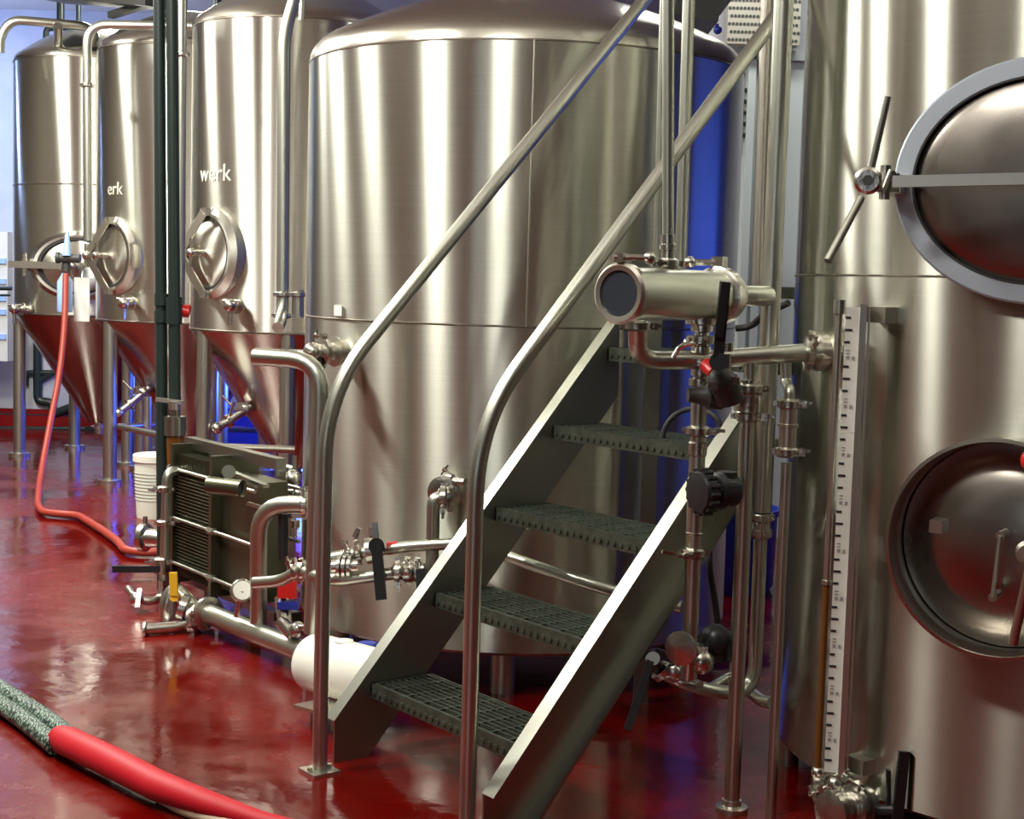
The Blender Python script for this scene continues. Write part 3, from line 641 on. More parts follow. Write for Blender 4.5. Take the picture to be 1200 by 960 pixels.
# ================================================================== MASH TANK (wide, centre)
def mash():
    cx, cy, R, z0, z1 = TC.x, TC.y, TR, .178, 2.51
    t = thing('mash_tank', 'wide stainless brewing tank in the centre behind the steps', 'tank', (cx, cy, 0))
    b = B(); b.lathe((cx, cy, 0), (0, 0, 1), [(R, z0), (R, z1)], 128, False, False); obj('shell', b, 'tank', t)
    b = B(); b.lathe((cx, cy, 0), (0, 0, 1), dome_prof(R, z1, .33, top=.2), 128, False, True); obj('dome', b, 'dome', t)
    b = B(); b.lathe((cx, cy, 0), (0, 0, 1), [(R, z0), (R-.01, z0-.012), (.3, z0-.03), (.1, z0-.04)], 96, False, True); obj('bottom', b, 'satin', t)
    zs = at(640, 384, 5.6).z
    for z in (zs, z1): b = B(); b.lathe((cx, cy, 0), (0, 0, 1), [(R, z-.004), (R+.0025, z-.002), (R+.0025, z+.002), (R, z+.004)], 128, False, False); obj('weld_seam', b, 'seam', t)
    b = B()
    p = surf(cx, cy, R, 622, 200); p2 = surf(cx, cy, R, 614, 380)
    b.cyl((p.x, p.y, zs), (p.x, p.y, z1), .0035, seg=8)
    obj('weld_seam', b, 'satin', t)
    for a in (-2, 118, 238, 60, -60):
        a = math.radians(a); x, y = cx+(R-.1)*math.sin(a), cy-(R-.1)*math.cos(a)
        b = B(); b.cyl((x, y, 0), (x, y, z0), .05); obj('leg', b, 'pipe', t)
    lp = surf(cx, cy, R, 397, 364); az = azm(cx, cy, lp); n = V((math.sin(az), -math.cos(az), 0)); b = B(); b.box(lp+n*.003, .055, .004, .042, V((-n.y, n.x, 0)), n); obj('sticker', b, 'label', t)
    b = B(); b.cyl((cx, cy, z1+.30), (cx, cy, z1+.48), .19, seg=40); b.lathe((cx, cy, z1+.36), (0, 0, 1), [(.19, -.02), (.23, -.015), (.23, .015), (.19, .02)], 40); obj('top_neck', b, 'satin', t)
mash()
# ================================================================== STAIRS
PHI = .6566; G = V((math.cos(PHI), math.sin(PHI), 0)); U = V((math.sin(PHI), -math.cos(PHI), 0)); A0 = V((-.5568, 4.7896, 0)); W = .826
SL = .2814/.2514; RUN, RISE, H1, O1 = .2514, .2814, .2506, .1417
def st(s, side, z): return A0+G*s+U*side+V((0, 0, z))
t = thing('staircase', 'steep steel steps with grating treads and tube handrails climbing right', 'stairs', A0+G*.4+U*.4)
inc = V((G.x, G.y, SL)).normalized(); nrm = V((-G.x*SL, -G.y*SL, 1)).normalized()
def stringer(side, out):
    b = B(); s1 = 1.20 if out < 0 else 1.13; ZT = .14; dv = .285
    def prof(s, zt, off):
        pass
    # web as a plate polygon
    o0 = 0; th = .008
    pts = [(0.0, 0), (0.0, ZT), (s1, ZT+SL*s1), (s1, ZT+SL*s1-dv), ((dv-ZT)/SL, 0)]
    L = [[st(s, side+off, z) for s, z in pts] for off in (0, th*out)]
    b.loops(L)
    # flanges turned outward
    for (sa, za, sb, zb) in ((0, ZT, s1, ZT+SL*s1), ((dv-ZT)/SL+.005, 0+.006, s1, ZT+SL*s1-dv)):
        p, q = st(sa, side+.027*out, za), st(sb, side+.027*out, zb); b.bar(p, q, .055, .008, nrm)
    o = obj('stringer', b, 'plate', t)
    b = B()
    for k in range(4):
        for ds in (.05, .19): p = st(O1+k*RUN+ds, side-.004*out, H1+k*RISE-.03); b.cyl(p, p-U*out*.012, .010, seg=6)
    obj('bolts', b, 'cast', o, kind='stuff')
stringer(0, -1); stringer(W, 1)
for k in range(5):
    s0 = O1+k*RUN; z = H1+k*RISE; dp = .235; h = .05
    b = B()
    b.bar(st(s0, .006, z-h/2), st(s0, W-.006, z-h/2), .006, h); b.bar(st(s0+dp, .006, z-h/2), st(s0+dp, W-.006, z-h/2), .006, h)
    b.bar(st(s0+.006, .006, z-.002), st(s0+.006, W-.006, z-.002), .014, .004)
    for q in (.009, W-.009): b.bar(st(s0, q, z-h/2), st(s0+dp, q, z-h/2), .006, h)
    tr = obj('tread', b, 'galv', t)
    b = B()
    for j in range(1, 9): b.bar(st(s0+.02+j*dp/9.3, .01, z-.012), st(s0+.02+j*dp/9.3, W-.01, z-.012), .0045, .022)
    for j in range(1, 9): q = j*W/9; b.bar(st(s0+.01, q, z-.008), st(s0+dp, q, z-.008), .006, .012)
    obj('grating', b, 'galv', tr, kind='stuff')
    b = B()
    for j in range(24): q = .02+j*(W-.04)/23; b.cyl(st(s0-.003, q, z-.030), st(s0-.008, q, z-.030), .009, seg=6)
    obj('punched_nosing', b, 'galv', tr, kind='stuff')
def rail(foot, bendpx, toppx, s_end=1.9):
    # foot: floor point; slope solved from two pixels on the sloping part
    def on_plane(px, py):
        d = FWD + RGT*((px-600)/FPX) - UPV*((py-480)/FPX); n = U
        tt = (foot-EYE).dot(n)/d.dot(n); return EYE+d*tt
    a, c = on_plane(*bendpx), on_plane(*toppx)
    sa, sc = (a-foot).dot(G), (c-foot).dot(G); sl = (c.z-a.z)/(sc-sa)
    zb = a.z-sl*sa
    pend = foot+G*s_end+V((0, 0, zb+sl*s_end))
    b = B(); b.tube([foot+V((0, 0, .01)), foot+V((0, 0, zb)), pend], .0245, 22, .22, fn=12)
    o = obj('handrail', b, 'pipe', t)
    b = B(); b.box(foot+V((0, 0, .005)), .10, .10, .010, G, U)
    for i in (-1, 1): b.cyl(foot+G*.036*i+V((0, 0, .01)), foot+G*.036*i+V((0, 0, .022)), .009, seg=6)
    obj('foot_plate', b, 'satin', o)
    b = B()
    return zb, sl
print('RAIL', rail(V((-.592, 4.694, 0)), (430, 401), (755, 0), 1.6))
print('RAIL', rail(V((-.097, 4.20, 0)), (600, 440), (905, 25), 1.28))
# post under the upper steps and landing
b = B(); pp = at(765, 420, 5.62); b.box((pp.x, pp.y, .80), .055, .055, 1.6); obj('post', b, 'plate', t)
b = B(); zl = 1.615
c0 = V((1.02, 5.62, 0))
b = B(); b.box((1.38, 5.78, zl-.02), 1.04, .34, .045); b.box((1.7, 5.88, (zl-.04)/2), .05, .05, zl-.04); tag(obj('landing', b, 'galv'), 'landing platform seen edge on at eye level between the big tanks', 'platform')
for x in (1.06, 1.98):
    for y in (5.82, 7.0): pass

# ================================================================== KETTLE (right)
KC = V((1.8587, 4.75, 0)); KR = .95
kt = thing('kettle', 'large stainless kettle filling the right edge with two access doors', 'tank', KC)
def ksurf(px, py):
    p = surf(KC.x, KC.y, KR, px, py); n = V((p.x-KC.x, p.y-KC.y, 0)).normalized(); return p, n
zk0 = .14; zs = at(930, 321, 4.45).z
b = B(); b.lathe(KC, (0, 0, 1), [(KR, zk0), (KR, 3.3)], 144, False, False); obj('shell', b, 'kettle', kt)
b = B(); b.lathe(KC, (0, 0, 1), dome_prof(KR, 3.3, .35), 96, False, True); obj('dome', b, 'dome', kt)
b = B(); b.lathe(KC, (0, 0, 1), [(KR, zk0), (KR-.02, zk0-.015), (.2, zk0-.03)], 96, False, True); obj('bottom', b, 'satin', kt)
b = B(); b.lathe(KC, (0, 0, 1), [(KR, zs-.0035), (KR+.0025, zs-.0015), (KR+.0025, zs+.0015), (KR, zs+.0035)], 144, False, False); obj('weld_seam', b, 'seam', kt)
for a in (-101, -20, 30, 100, 180):
    a = math.radians(a); x, y = KC.x+(KR-.045)*math.sin(a), KC.y-(KR-.045)*math.cos(a)
    b = B(); b.cyl((x, y, 0), (x, y, zk0), .04); obj('leg', b, 'pipe', kt)
# upper oval door: centre found from its left, top and bottom edges
cp = ksurf(1226, 212)[0]; az = azm(KC.x, KC.y, cp)
def on_k(az, z, r=KR): return V((KC.x+r*math.sin(az), KC.y-r*math.cos(az), z))
n = V((math.sin(az), -math.cos(az), 0)); tt = V((0, 0, 1)).cross(n).normalized()
zc = at(1200, 212, cp.y).z; cc = on_k(az, zc); sc = cp.y/FPX
hb = 143*sc; ha = 172*sc
b = B(); b.oval(cc, n, [(ha, hb, -.07), (ha, hb, .045), (ha-.006, hb-.006, .05), (ha-.05, hb-.05, .05), (ha-.055, hb-.055, .02)], 72, False, False); ring = obj('oval_flange', b, 'flange', kt)
b = B(); b.oval(cc, n, [(ha-.050, hb-.050, .051), (ha-.056, hb-.056, .051), (ha-.056, hb-.056, .02), (ha-.050, hb-.050, .02)], 72, close=True); obj('gasket', b, 'rubber', ring)
b = B(); b.oval(cc, n, [(ha-.056, hb-.056, .015), (ha-.056, hb-.056, .036), (ha-.062, hb-.062, .040), (ha-.10, hb-.10, .050), ((ha-.1)*.7, (hb-.1)*.7, .060), ((ha-.1)*.3, (hb-.1)*.3, .064)], 72); ld = obj('oval_lid', b, 'lid', kt)
# crossbar and its clamp handle
h0 = at(1017, 212, 3.93)
bar0 = at(1046, 213, 3.88); bar1 = cc+n*.10+tt*(ha+.05); bar1.z = at(1390, 203, bar1.y).z
b = B(); b.bar(bar0, bar1, .022, .030, (0, 0, 1)); obj('crossbar', b, 'satin', ld)
b = B(); b.box(bar1-n*.07, .05, .18, .09, tt, n); b.cyl(bar1-V((0, 0, .06)), bar1+V((0, 0, .06)), .016); obj('crossbar_hinge', b, 'cast', ld)
b = B(); dn = (h0-EYE).normalized(); dn.z = 0; hx = -dn
b.lathe(h0, hx, [(.030, -.012), (.036, -.008), (.036, .008), (.028, .014)], 26); b.cyl(h0, h0-hx*.20, .012)
b.box(h0-hx*.05+V((.045, 0, 0)), .07, .03, .05); b.cyl(h0+V((.05, .03, -.03)), h0+V((.07, .03, .03)), .012); b.cyl(h0+V((.055, .04, -.045)), h0+V((.055, .04, .045)), .014)
b.box(h0-hx*.16+V((.08, 0, 0)), .06, .14, .05, tt, n)
hub = obj('clamp_hub', b, 'cast', kt)
b = B(); b.cyl(h0+hx*.012, h0+hx*.024, .015, seg=6); obj('nut', b, 'box', hub)
for q0, q1 in (((1021, 196, 3.90), (1040, 113, 3.88)), ((1009, 232, 3.88), (970, 306, 3.80))):
    b = B(); b.cyl(at(*q0), at(*q1), .0105, seg=16); obj('spoke', b, 'pipe', hub)
# lower round door with deep collar
cp = ksurf(1180, 644)[0]; az = azm(KC.x, KC.y, cp); n = V((math.sin(az), -math.cos(az), 0)); tt = V((0, 0, 1)).cross(n).normalized()
pr = .13; cc = on_k(az, cp.z); front = cc+n*pr
rr = 131*(front.y)/FPX
cc.z = at(1180, 645, front.y).z; front = cc+n*pr
n2 = n
b = B(); b.oval(cc, n2, [(rr, rr, -.10), (rr, rr, pr-.004), (rr+.004, rr+.004, pr), (rr-.006, rr-.006, pr+.002), (rr-.010, rr-.010, pr-.006), (rr-.010, rr-.010, -.09)], 72, close=True); col = obj('round_collar', b, 'collar', kt)
rl = rr-.014
b = B(); b.oval(cc+n2*.012, n2, [(rl, rl, -.02), (rl, rl, .012), (rl-.03, rl-.03, .014), (rl-.045, rl-.045, .025), (rl*.62, rl*.62, .055), (rl*.2, rl*.2, .066)], 64); ld = obj('round_lid', b, 'lid', kt)
b = B(); p = at(1095, 618, front.y-.01); b.box(p-n*.04, .034, .06, .034, tt, n); obj('lug', b, 'satin', ld)
b = B(); pa, pb = at(1172, 628, front.y-.03), at(1163, 700, front.y-.03); b.cyl(pa, pb, .006, seg=10); b.cyl(pa, pa-n*.06, .012, seg=10); b.cyl(pb, pb-n*.06, .012, seg=10); obj('pull_bar', b, 'pipe', ld)
b = B(); b.cyl(at(1187, 755, 3.55), at(1212, 640, 3.50), .0115, seg=16); hd = obj('swing_handle', b, 'pipe', kt)
b = B(); b.ball(at(1211, 540, 3.5), .03); b.cyl(at(1207, 600, 3.52), at(1209, 545, 3.51), .012, seg=10); obj('red_knob', b, 'red', hd)
b = B(); b.lathe(at(1204, 648, 3.62), n, [(.03, -.03), (.03, 0), (.02, .01)], 20); obj('centre_boss', b, 'satin', ld)

# ---- level gauge
Y = 4.20
def gp(px, py, Y=Y): return at(px, py, Y)
gx = gp(987, 630).x; zt, zb = gp(1000, 360).z, gp(975, 905).z
t = thing('level_gauge', 'white graduated level scale with sight tube mounted on the kettle', 'gauge', (gx, Y, zb))
X = V((1, -.18, 0)).normalized(); N = V((-.18, -1, 0)).normalized()
xw = .040
zm = gp(990, 507).z
for a, c in ((zb, zm-.001), (zm+.001, zt)):
    b = B(); b.box(V((gx, Y, (a+c)/2)), xw, .004, c-a, X, N); obj('scale_strip', b, 'label', t)
b = B(); n_t = 0
z = zt-.030; i = 0
while z > zb+.01:
    if i % 4 != 3:
        ln = .020 if i % 4 == 1 else .015
        b = B(); b.box(V((gx, Y, z))-X*(xw/2-ln/2-.000)+N*.003, ln, .002, .006, X, N); obj('tick_mark', b, 'ink', t)
    z -= .0347; i += 1
b = B(); z = zt-.030; i = 0
while z > zb+.01:
    if i % 4 == 3:
        for k in range(3): b.box(V((gx, Y, z+.012-.009*k))-X*.009+N*.003, .010, .001, .0025, X, N)
        b.box(V((gx, Y, z-.010))+X*.006+N*.003, .008, .001, .010, X, N); b.box(V((gx, Y, z-.010))-X*.009+N*.003, .008, .001, .007, X, N)
    z -= .0347; i += 1
obj('scale_print', b, 'grey_ink', t, kind='stuff')
b = B(); ch = V((gx, Y, 0))+X*.032; b.box(V((ch.x, ch.y+.02, (zt+zb)/2-.0)), .018, .05, zt-zb+.02, X, N); b.box(V((ch.x, ch.y, 0))+X*.012+V((0, -.006, (zt+zb)/2)), .006, .004, zt-zb, X, N); obj('channel', b, 'satin', t)
tb = V((gx, Y, 0))-X*.038
zl = gp(965, 683).z
b = B(); b.cyl(V((tb.x, tb.y, zl)), V((tb.x, tb.y, zt-.01)), .0105, seg=16); obj('sight_tube', b, 'satin', t)
b = B(); b.cyl(V((tb.x, tb.y, zb-.01)), V((tb.x, tb.y, zl)), .0105, seg=16); obj('liquid_column', b, 'amber', t)
b = B(); b.lathe(V((tb.x, tb.y, zl)), (0, 0, 1), [(.012, -.008), (.015, -.006), (.015, .006), (.012, .008)], 16); b.cyl(V((tb.x, tb.y, zt-.02)), V((tb.x, tb.y, zt+.02)), .017); obj('tube_ferrule', b, 'pipe', t)
for z in (zt-.02, zb+.02):
    b = B(); p = V((gx, Y, z))+X*.05; k = V((KC.x, KC.y, z)); nn = (V((p.x-KC.x, p.y-KC.y, 0))).normalized(); ps = V((KC.x, KC.y, z))+nn*KR
    b.bar(p-nn*.02, ps, .07, .045); obj('bracket', b, 'satin', t)
pz = gp(964, 925)
b = B(); p = V((tb.x, tb.y, zb-.035)); b.box(p, .03, .03, .05); b.ball(p+V((.0, 0, .03)), .02); b.cyl(p+V((0, 0, -.01)), p+V((.09, .10, -.01)), .018); b.lathe(p+V((.04, .0, -.01)), (1, .5, 0), [(.018, -.01), (.03, -.008), (.03, .008), (.018, .01)], 18); b.ball(p+V((.05, -.005, .0)), .024)
obj('gauge_cock', b, 'cast', t)
# kettle outlet valve, low right
t = thing('kettle_drain_valve', 'shiny drain valve with black handle at the kettle foot', 'valve', at(1015, 960, 3.95))
p, n = ksurf(1020, 940); 
b = B(); b.cyl(p-n*.02, p+n*.16, .04); b.lathe(p+n*.04, n, [(.04, -.012), (.062, -.01), (.062, .01), (.04, .012)], 22); b.ball(p+n*.12, .052); obj('valve_body', b, 'cast', t)
clamp(t, p+n*.08, n, .042, (.4, 0, .8)); clamp(t, p+n*.16, n, .04, (-.6, 0, .5))
b = B(); q = p+n*.10; b.bar(at(1050, 975, q.y-.05), at(1060, 880, q.y-.05), .030, .014, (0, 1, 0)); b.bar(at(1041, 975, q.y-.02), at(1041, 902, q.y-.02), .010, .02, (0, 1, 0)); b.cyl(at(1030, 950, q.y), at(1052, 950, q.y-.04), .018); obj('handle', b, 'black', t)

# ================================================================== RIGHT PIPE CLUSTER
# strainer housing: thick horizontal cylinder with sight glass
ax = V((.64, .77, 0)).normalized(); f0 = at(726, 344, 4.10)
t = thing('strainer_housing', 'thick horizontal steel cylinder with dark round glass end above the steps', 'pipe housing', f0)
Lc = .56
b = B(); b.lathe(f0, ax, [(.074, .02), (.074, Lc), (.06, Lc+.012)], 40); obj('body', b, 'pipe', t)
b = B(); b.lathe(f0, ax, [(.064, -.006), (.078, -.008), (.086, .0), (.086, .02), (.076, .028), (.064, .028)], 40, close=True); rg = obj('end_clamp', b, 'satin', t)
b = B(); b.box(f0+V((0, 0, .098))+ax*.01, .028, .045, .024, ax.cross(V((0, 0, 1))), ax); b.cyl(f0+V((-.02, 0, .10)), f0+V((.09, .0, .10)), .009, seg=10); b.ball(f0+V((.08, 0, .10)), .018); obj('clamp_bolt', b, 'cast', rg)
b = B(); b.lathe(f0, ax, [(.064, .0), (.064, .03)], 36); obj('sight_glass', b, 'glass', t)
b = B(); pe = f0+ax*(Lc-.05); b.lathe(pe, ax, [(.074, -.022), (.088, -.016), (.088, .016), (.074, .022)], 36); b.box(pe+V((0, 0, .10)), .04, .03, .035, ax.cross(V((0, 0, 1))), ax); b.cyl(pe+V((-.10, 0, .098)), pe+V((.02, 0, .10)), .010, seg=10); b.ball(pe+V((-.09, -.01, .098)), .018); obj('end_clamp', b, 'cast', t)
e0 = f0+ax*(Lc+.005)
b = B(); b.tube([e0, at(884, 347, e0.y+.02), at(900, 347, 4.60)], .031, 20, .03); obj('outlet_tube', b, 'pipe', t)
# drop from the housing into the cross pipe
fz = at(746, 385, 4.25)
o = pipe_thing('cross_pipe', 'horizontal steel pipe bent down from the housing to the kettle flange', [at(747, 372, 4.28), at(747, 423, 4.36), at(820, 422, 4.42), at(962, 412, 4.47)], .0275, fil=.07, seg=20,
               clamps=[(at(747, 382, 4.29), (0, 0, 1), 1, (1, 0, 0))])
p, n = ksurf(964, 412)
b = B(); b.lathe(p-V((.0, 0, 0)), V((-1, -.15, 0)), [(.06, -.03), (.06, .02), (.045, .03), (.035, .05)], 28); obj('flange', b, 'satin', o)
clamp(o, at(948, 413, 4.465), (1, .05, .0), .033, (0, -.5, 1))
b = B(); b.cyl(at(880, 416, 4.44), at(880, 446, 4.44), .019, seg=14); b.cyl(at(921, 414, 4.46), at(921, 450, 4.46), .017, seg=14); obj('tee', b, 'pipe', o)
# support pipe on its foot
xb, yb = .712, 4.446
def pz(py, px=870, Y=4.446): return at(px, py, Y).z
t = thing('support_pipe', 'upright steel pipe standing on a round floor foot before the kettle', 'pipe', (xb, yb, 0))
b = B(); b.cyl((xb, yb, .02), (xb, yb, pz(492)), .0245, seg=20); obj('tube', b, 'pipe', t)
b = B(); b.lathe((xb, yb, 0), (0, 0, 1), [(.05, 0), (.05, .015), (.03, .02), (.03, .035)], 24); obj('foot', b, 'satin', t)
b = B(); b.cyl((xb, yb, pz(490)), (xb, yb, pz(445)), .030); b.lathe((xb, yb, pz(472)), (0, 0, 1), [(.03, -.035), (.044, -.025), (.044, .025), (.03, .035)], 24); obj('union', b, 'cast', t)
clamp(t, (xb, yb, pz(455)), (0, 0, 1), .028, (1, 0, 0)); clamp(t, (xb, yb, pz(488)), (0, 0, 1), .028, (1, -.3, 0))
# sight drain line
def yl(px0, y0, px1, y1, y): return px0+(px1-px0)*(y-y0)/(y1-y0)
xs, ys = .818, 4.36
t = thing('sight_line', 'slim steel drain pipe with clear sight section nearest the kettle', 'pipe', (xs, ys, 0))
zz = lambda py: at(920, py, 4.40).z
top = V((at(921, 450, 4.46).x, 4.46, zz(450)))
b = B(); b.tube([(xs, ys, 0), (xs, ys, zz(540))], .0155, 16, .0); obj('tube', b, 'pipe', t)
b = B(); b.cyl((xs, ys, zz(522)), (xs, ys, zz(478)), .026, seg=20); b.lathe((xs, ys, zz(497)), (0, 0, 1), [(.026, -.006), (.031, -.004), (.031, .004), (.026, .006)], 20); obj('sight_section', b, 'satin', t)
clamp(t, (xs, ys, zz(472)), (0, 0, 1), .024, (1, -.2, 0)); clamp(t, (xs, ys, zz(528)), (0, 0, 1), .024, (1, -.2, 0))
b = B(); b.tube([(xs, ys, zz(474)), (xs, ys, zz(455)), tuple(top), (top.x, top.y, zz(440))], .016, 14, .02); obj('riser', b, 'pipe', t)
# tall return pipe
Y = 4.63
pt = at(897, 500, Y); xr = pt.x
zr = lambda py: at(895, py, Y).z
t = thing('return_pipe', 'tallest steel pipe in front of the kettle edge curving left near the floor', 'pipe', (xr, Y, 0))
b = B(); b.tube([(xr, Y, 4.2), (xr, Y, zr(600))], .031, 24); obj('upper_tube', b, 'pipe', t)
b = B(); b.lathe((xr, Y, zr(612)), (0, 0, 1), [(.031, .03), (.042, .024), (.042, .01), (.030, .0), (.030, -.02), (.036, -.025), (.036, -.045), (.022, -.055)], 24); obj('reducer', b, 'cast', t)
b = B(); lx = xr; b.tube([(lx, Y, zr(632)), (lx, Y, at(888, 812, Y).z), tuple(at(832, 812, Y-.1)), tuple(at(788, 795, Y-.12))], .022, 18, .13); obj('lower_tube', b, 'pipe', t)
# valve column
Y = 4.42
xc = at(816, 560, Y).x; zc_ = lambda py: at(816, py, Y).z
t = thing('valve_column', 'upright pipe stack with clamps rising past the right stringer', 'pipe', (xc, Y, 0))
b = B(); b.cyl((xc, Y, zc_(765)), (xc, Y, zc_(455)), .0245, seg=20); obj('tube', b, 'pipe', t)
for py, sd in ((505, (1, -.4, 0)), (648, (-1, -.3, 0)), (760, (1, -.2, 0))): clamp(t, (xc, Y, zc_(py)), (0, 0, 1), .0255, sd)
b = B(); b.bar((xc-.04, Y-.04, zc_(649)), (xc-.10, Y-.05, zc_(644)), .014, .010); b.lathe((xc, Y, zc_(625)), (0, 0, 1), [(.0245, -.004), (.027, -.002), (.027, .002), (.0245, .004)], 20); b.lathe((xc, Y, zc_(527)), (0, 0, 1), [(.0245, -.02), (.029, -.015), (.029, .02), (.0245, .025)], 20); obj('latch', b, 'cast', t)
b = B()
for py, r_ in ((448, .034), (436, .028), (424, .044), (410, .03), (398, .046), (384, .034), (376, .05)): b.lathe((xc, Y, zc_(py)), (0, 0, 1), [(r_*.7, -.014), (r_, -.010), (r_, .010), (r_*.7, .014)], 18)
b.cyl((xc, Y, zc_(455)), (xc, Y, zc_(372)), .022)
for k in range(6):
    a = k*1.1; b.cyl((xc, Y, zc_(376)), (xc+.062*math.cos(a), Y+.062*math.sin(a), zc_(370)), .007, seg=6); b.cyl((xc, Y, zc_(402)), (xc+.055*math.cos(a+.4), Y+.055*math.sin(a+.4), zc_(398+4*math.sin(k))), .009, seg=6)
b.tube([(xc-.02, Y-.03, zc_(402)), (xc-.07, Y-.05, zc_(405)), (xc-.09, Y-.05, zc_(420))], .008, 8, .02)
obj('valve_stack', b, 'cast', t)
# black actuator (round knob) on the column
t = thing('black_actuator', 'chunky black ribbed actuator knob on the valve column', 'actuator', (xc, Y-.05, zc_(575)))
ka = V((.80, .40, .02)).normalized(); k0 = at(818, 577, 4.30)
b = B(); pr = [(.035, -.008), (.058, -.004), (.064, .006), (.064, .03), (.05, .036), (.046, .05), (.056, .055), (.058, .075), (.048, .08), (.048, .125), (.04, .13)]
b.lathe(k0, ka, pr, 30)
obj('body', b, 'black', t)
b = B(); aa, bb_, _ = frame(ka)
for k in range(16):
    a = 2*PI*k/16; p = k0+ka*.018+aa*math.cos(a)*.065+bb_*math.sin(a)*.065; b.cyl(p-ka*.016, p+ka*.016, .007, seg=6)
obj('grip_ribs', b, 'black', t, kind='stuff')
b = B(); b.cyl(k0+ka*.1+V((0, 0, .03)), k0+ka*.1+V((0, 0, .056)), .03); obj('collar', b, 'black', t)
# butterfly valve with tall black handle
t = thing('tall_handle_valve', 'butterfly valve with tall black lever right of the glass-ended cylinder', 'valve', at(835, 470, 4.35))
b = B(); b.bar(at(841, 424, 4.12), at(850, 330, 4.10), .030, .014, (0, 1, 0)); b.bar(at(842, 395, 4.11), at(850, 330, 4.09), .024, .022, (0, 1, 0)); b.cyl(at(842, 424, 4.11), at(842, 424, 4.26), .026); obj('handle', b, 'black', t)
b = B(); b.cyl(at(828, 428, 4.36), at(838, 438, 4.31), .022); obj('red_seal', b, 'red', t)
b = B(); b.lathe(at(806, 463, 4.36), V((1, .1, -.03)), [(.022, 0), (.024, .02), (.030, .05), (.040, .06), (.040, .10), (.030, .115), (.022, .13)], 22); b.cyl(at(848, 445, 4.3), at(856, 470, 4.32), .042); b.ball(at(846, 448, 4.3), .045); obj('valve_body', b, 'box', t)
b = B(); b.cyl(at(852, 415, 4.3), at(852, 445, 4.3), .012); b.cyl(at(853, 402, 4.3), at(853, 412, 4.3), .016); b.box(at(835, 452, 4.25), .03, .02, .02); b.box(at(862, 446, 4.25), .02, .02, .02); obj('bolt', b, 'cast', t)
# risers above the housing
Y = 4.33
q = B(); q.cyl(ext(at(783, -60, Y), at(783, 318, Y)), at(783, 318, Y), .0175, seg=16); o = tag(obj('riser_pipe', q, 'pipe'), 'slim riser pipe entering the top of the glass-ended cylinder', 'pipe')
q = B(); q.cyl(at(783, 318, Y), at(783, 275, Y), .021, seg=16); q.lathe(at(783, 290, Y), (0, 0, 1), [(.02, -.01), (.026, -.008), (.026, .008), (.02, .01)], 20); obj('sleeve', q, 'cast', o)
clamp(o, at(783, 309, Y), (0, 0, 1), .022, (-1, -.2, 0))
q = B(); q.cyl(ext(at(779, -60, 4.9), at(769, 330, 4.9)), at(769, 330, 4.9), .012, seg=14); tag(obj('riser_pipe', q, 'pipe'), 'thinnest riser pipe just left of the clamped riser', 'pipe')
q = B(); q.cyl(ext(at(809, -60, 5.0), at(797, 335, 5.0)), at(797, 335, 5.0), .021, seg=16); tag(obj('riser_pipe', q, 'pipe'), 'bare riser pipe passing behind the near handrail', 'pipe')
q = B(); q.cyl(ext(at(898, 20, 5.3), at(888, 335, 5.3)), at(888, 335, 5.3), .022, seg=16); q.cyl(ext(at(905, 20, 5.5), at(894, 335, 5.5)), at(894, 335, 5.5), .016, seg=14); tag(obj('riser_pipe', q, 'satin'), 'paired dull pipes just left of the tallest pipe', 'pipe')
# floor valve at the column foot
t = thing('foot_valve', 'floor valve with round disc and long black lever under the steps', 'valve', (at(800, 790, 4.45).x, 4.45, 0))
b = B(); b.lathe(at(798, 760, 4.33), V((-.55, -.83, .05)), [(.045, -.01), (.052, -.004), (.052, .004), (.012, .012)], 30); obj('disc', b, 'cast', t)
b = B(); b.cyl((xc, 4.42, zc_(765)), (xc, 4.42, zc_(805)), .026); b.ball(at(822, 775, 4.42), .04); b.tube([at(768, 775, 4.5), at(782, 792, 4.5), at(800, 800, 4.5), at(820, 806, 4.46)], .022, 14, .04)
b.lathe(at(778, 784, 4.5), V((.6, 0, -.5)), [(.03, -.015), (.046, -.01), (.046, .01), (.03, .015)], 20); b.ball(at(790, 786, 4.48), .036); obj('valve_body', b, 'cast', t)
b = B(); b.cyl(at(840, 740, 4.5), at(836, 772, 4.5), .05); b.ball(at(838, 750, 4.48), .05); obj('black_body', b, 'black', t)
b = B(); b.bar(at(762, 775, 4.40), at(735, 856, 4.30), .022, .014, (0, 1, 0)); b.cyl(at(765, 772, 4.42), at(770, 782, 4.5), .022); b.bar(at(768, 765, 4.45), at(790, 772, 4.45), .012, .03); obj('handle', b, 'black', t)
b = B(); b.cyl(at(868, 785, 4.75), at(830, 808, 4.6), .015); b.tube([at(880, 812, 4.85), at(893, 822, 4.75), at(905, 824, 4.7)], .02, 12, .02); tag(obj('branch_pipe', b, 'pipe'), 'short slanting branch pipe behind the support pipe foot', 'pipe')
# cables
b = B(); b.tube([at(775, 520, 5.0), at(779, 500, 5.0), at(790, 486, 5.0), at(806, 479, 5.0), at(825, 480, 4.95), at(842, 490, 4.9), at(850, 520, 4.9)], .009, 10, .05); tag(obj('black_cable', b, 'rubber'), 'thin black cable looping behind the valve column', 'cable')
b = B(); b.tube([at(862, 385, 5.2), at(880, 384, 5.2), at(893, 370, 5.1), at(924, 355, 5.0)], .012, 10, .05); tag(obj('black_cable', b, 'rubber'), 'black cable sloping between tall pipe and grey door', 'cable')
b = B(); b.tube([at(868, 560, 4.9), at(850, 590, 4.9), at(832, 622, 4.85), at(830, 660, 4.8), at(838, 705, 4.8), at(843, 745, 4.8)], .011, 10, .06); tag(obj('black_cable', b, 'rubber'), 'black cable dropping behind the lower valve column', 'cable')
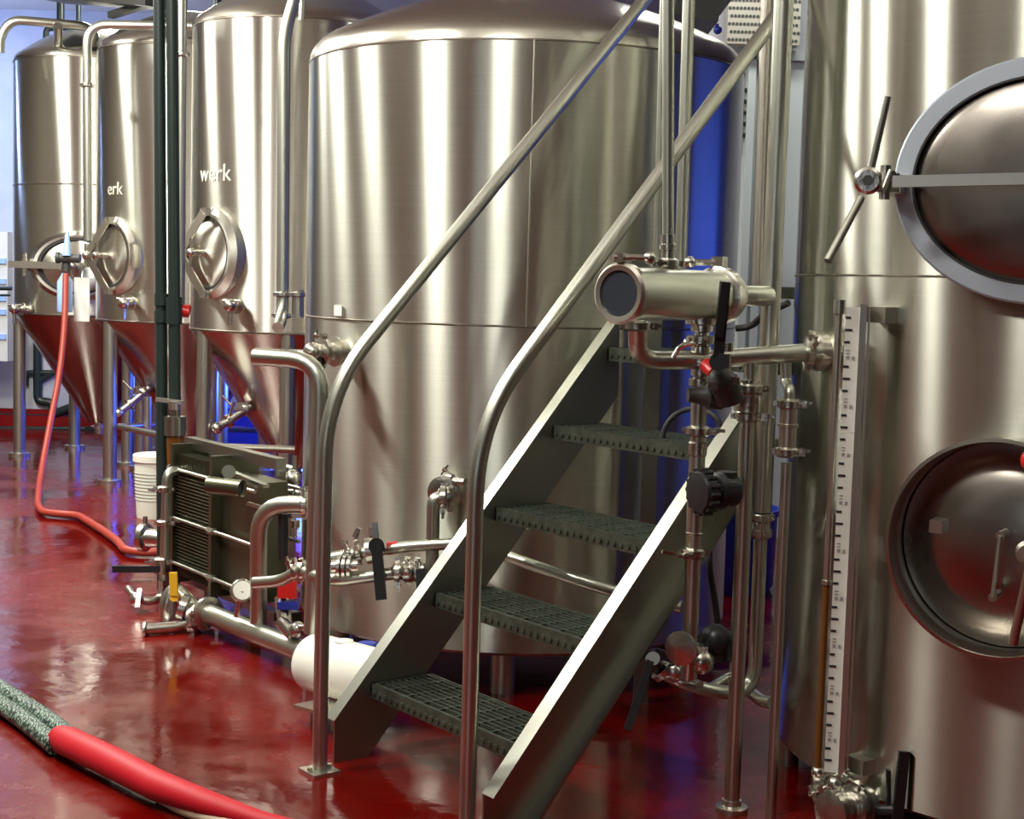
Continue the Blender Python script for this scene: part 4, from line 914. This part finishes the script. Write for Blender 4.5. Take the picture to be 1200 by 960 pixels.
# tub shape added behind the steps, its blue stands in for blue light
c = V((at(850, 650, 7.9).x, 7.9, 0))
b = B(); b.lathe(c, (0, 0, 1), [(.24, 0), (.26, .03), (.27, .40), (.285, .41), (.285, .44), (.27, .44), (.262, .10)], 40, True, True); tag(obj('blue_glow_tub', b, 'blue'), 'added blue tub shape for the blue-lit background behind the pipe cluster', 'tub')

# perforated speaker grille and duct box at top right
z0, z1 = at(900, 46, 9.2).z, 4.1; x0, x1 = at(858, 20, 9.2).x, at(945, 20, 9.2).x
t = thing('wall_vent', 'perforated square metal vent panel high on the wall, top right', 'vent', ((x0+x1)/2, 9.5, z0))
b = B(); b.box(((x0+x1)/2, 9.45, (z0+z1)/2), x1-x0, .12, z1-z0); obj('panel', b, 'vent', t)
b = B(); nx, nz = 19, 20
for i in range(nx):
    for j in range(nz):
        x = x0+(i+.5+.5*(j % 2))*(x1-x0)/(nx+.5); z = z0+(j+.5)*(z1-z0)/nz
        b.cyl((x, 9.391, z), (x, 9.386, z), .0105, seg=6)
obj('perforation', b, 'box', t, kind='stuff')
b = B(); pb = at(812, 12, 7.6); b.box(pb, .22, .5, .16, Z=(.15, 0, 1), X=(1, 0, -.15)); b.box(at(835, 2, 7.6), .14, .5, .05); o = tag(obj('duct_box', b, 'box'), 'dark grey junction box above the big tank rim', 'box')
b = B(); b.ball(at(841, 35, 7.4), .022); b.cyl(at(841, 35, 7.4), at(840, 28, 7.4), .01); obj('blue_knob', b, 'blue', o)

# ================================================================== HOSES ON THE FLOOR
def fh(px, py, h): return fl(px, py, h)
hp = [fh(-60, 775, .05), fh(0, 812, .05), fh(40, 838, .05), fh(78, 868, .05)]
off = (hp[3]-hp[1]).cross(V((0, 0, 1))).normalized()
for k, lab in ((-1, 'upper strand of braided green-black hose entering from the left edge'), (1, 'lower strand of braided green-black hose entering from the left edge')):
    q = B(); q.tube([p+off*.0355*k-V((0, 0, .012)) for p in hp], .034, 18, .1, flat=.9); tag(obj('braided_hose', q, 'braid'), lab, 'hose', 'braided hose strands')
q = B(); pts = [fh(70, 862, .06), fh(78, 868, .06), fh(130, 893, .06), fh(185, 921, .06), fh(240, 941, .05), fh(305, 962, .035), fh(360, 975, .03)]
q.tube(pts, [.040, .054, .055, .052, .044, .032, .028], 24, 0, flat=.85); tag(obj('red_hose', q, 'hosered'), 'fat red hose sleeve over the braided hose end, front left', 'hose')
q = B(); q.tube([fh(185, 932, .02), fh(215, 949, .02), fh(260, 962, .02), fh(330, 978, .02)], .02, 14, .1); tag(obj('beige_hose', q, 'beige'), 'beige hose strip showing under the red hose', 'hose')
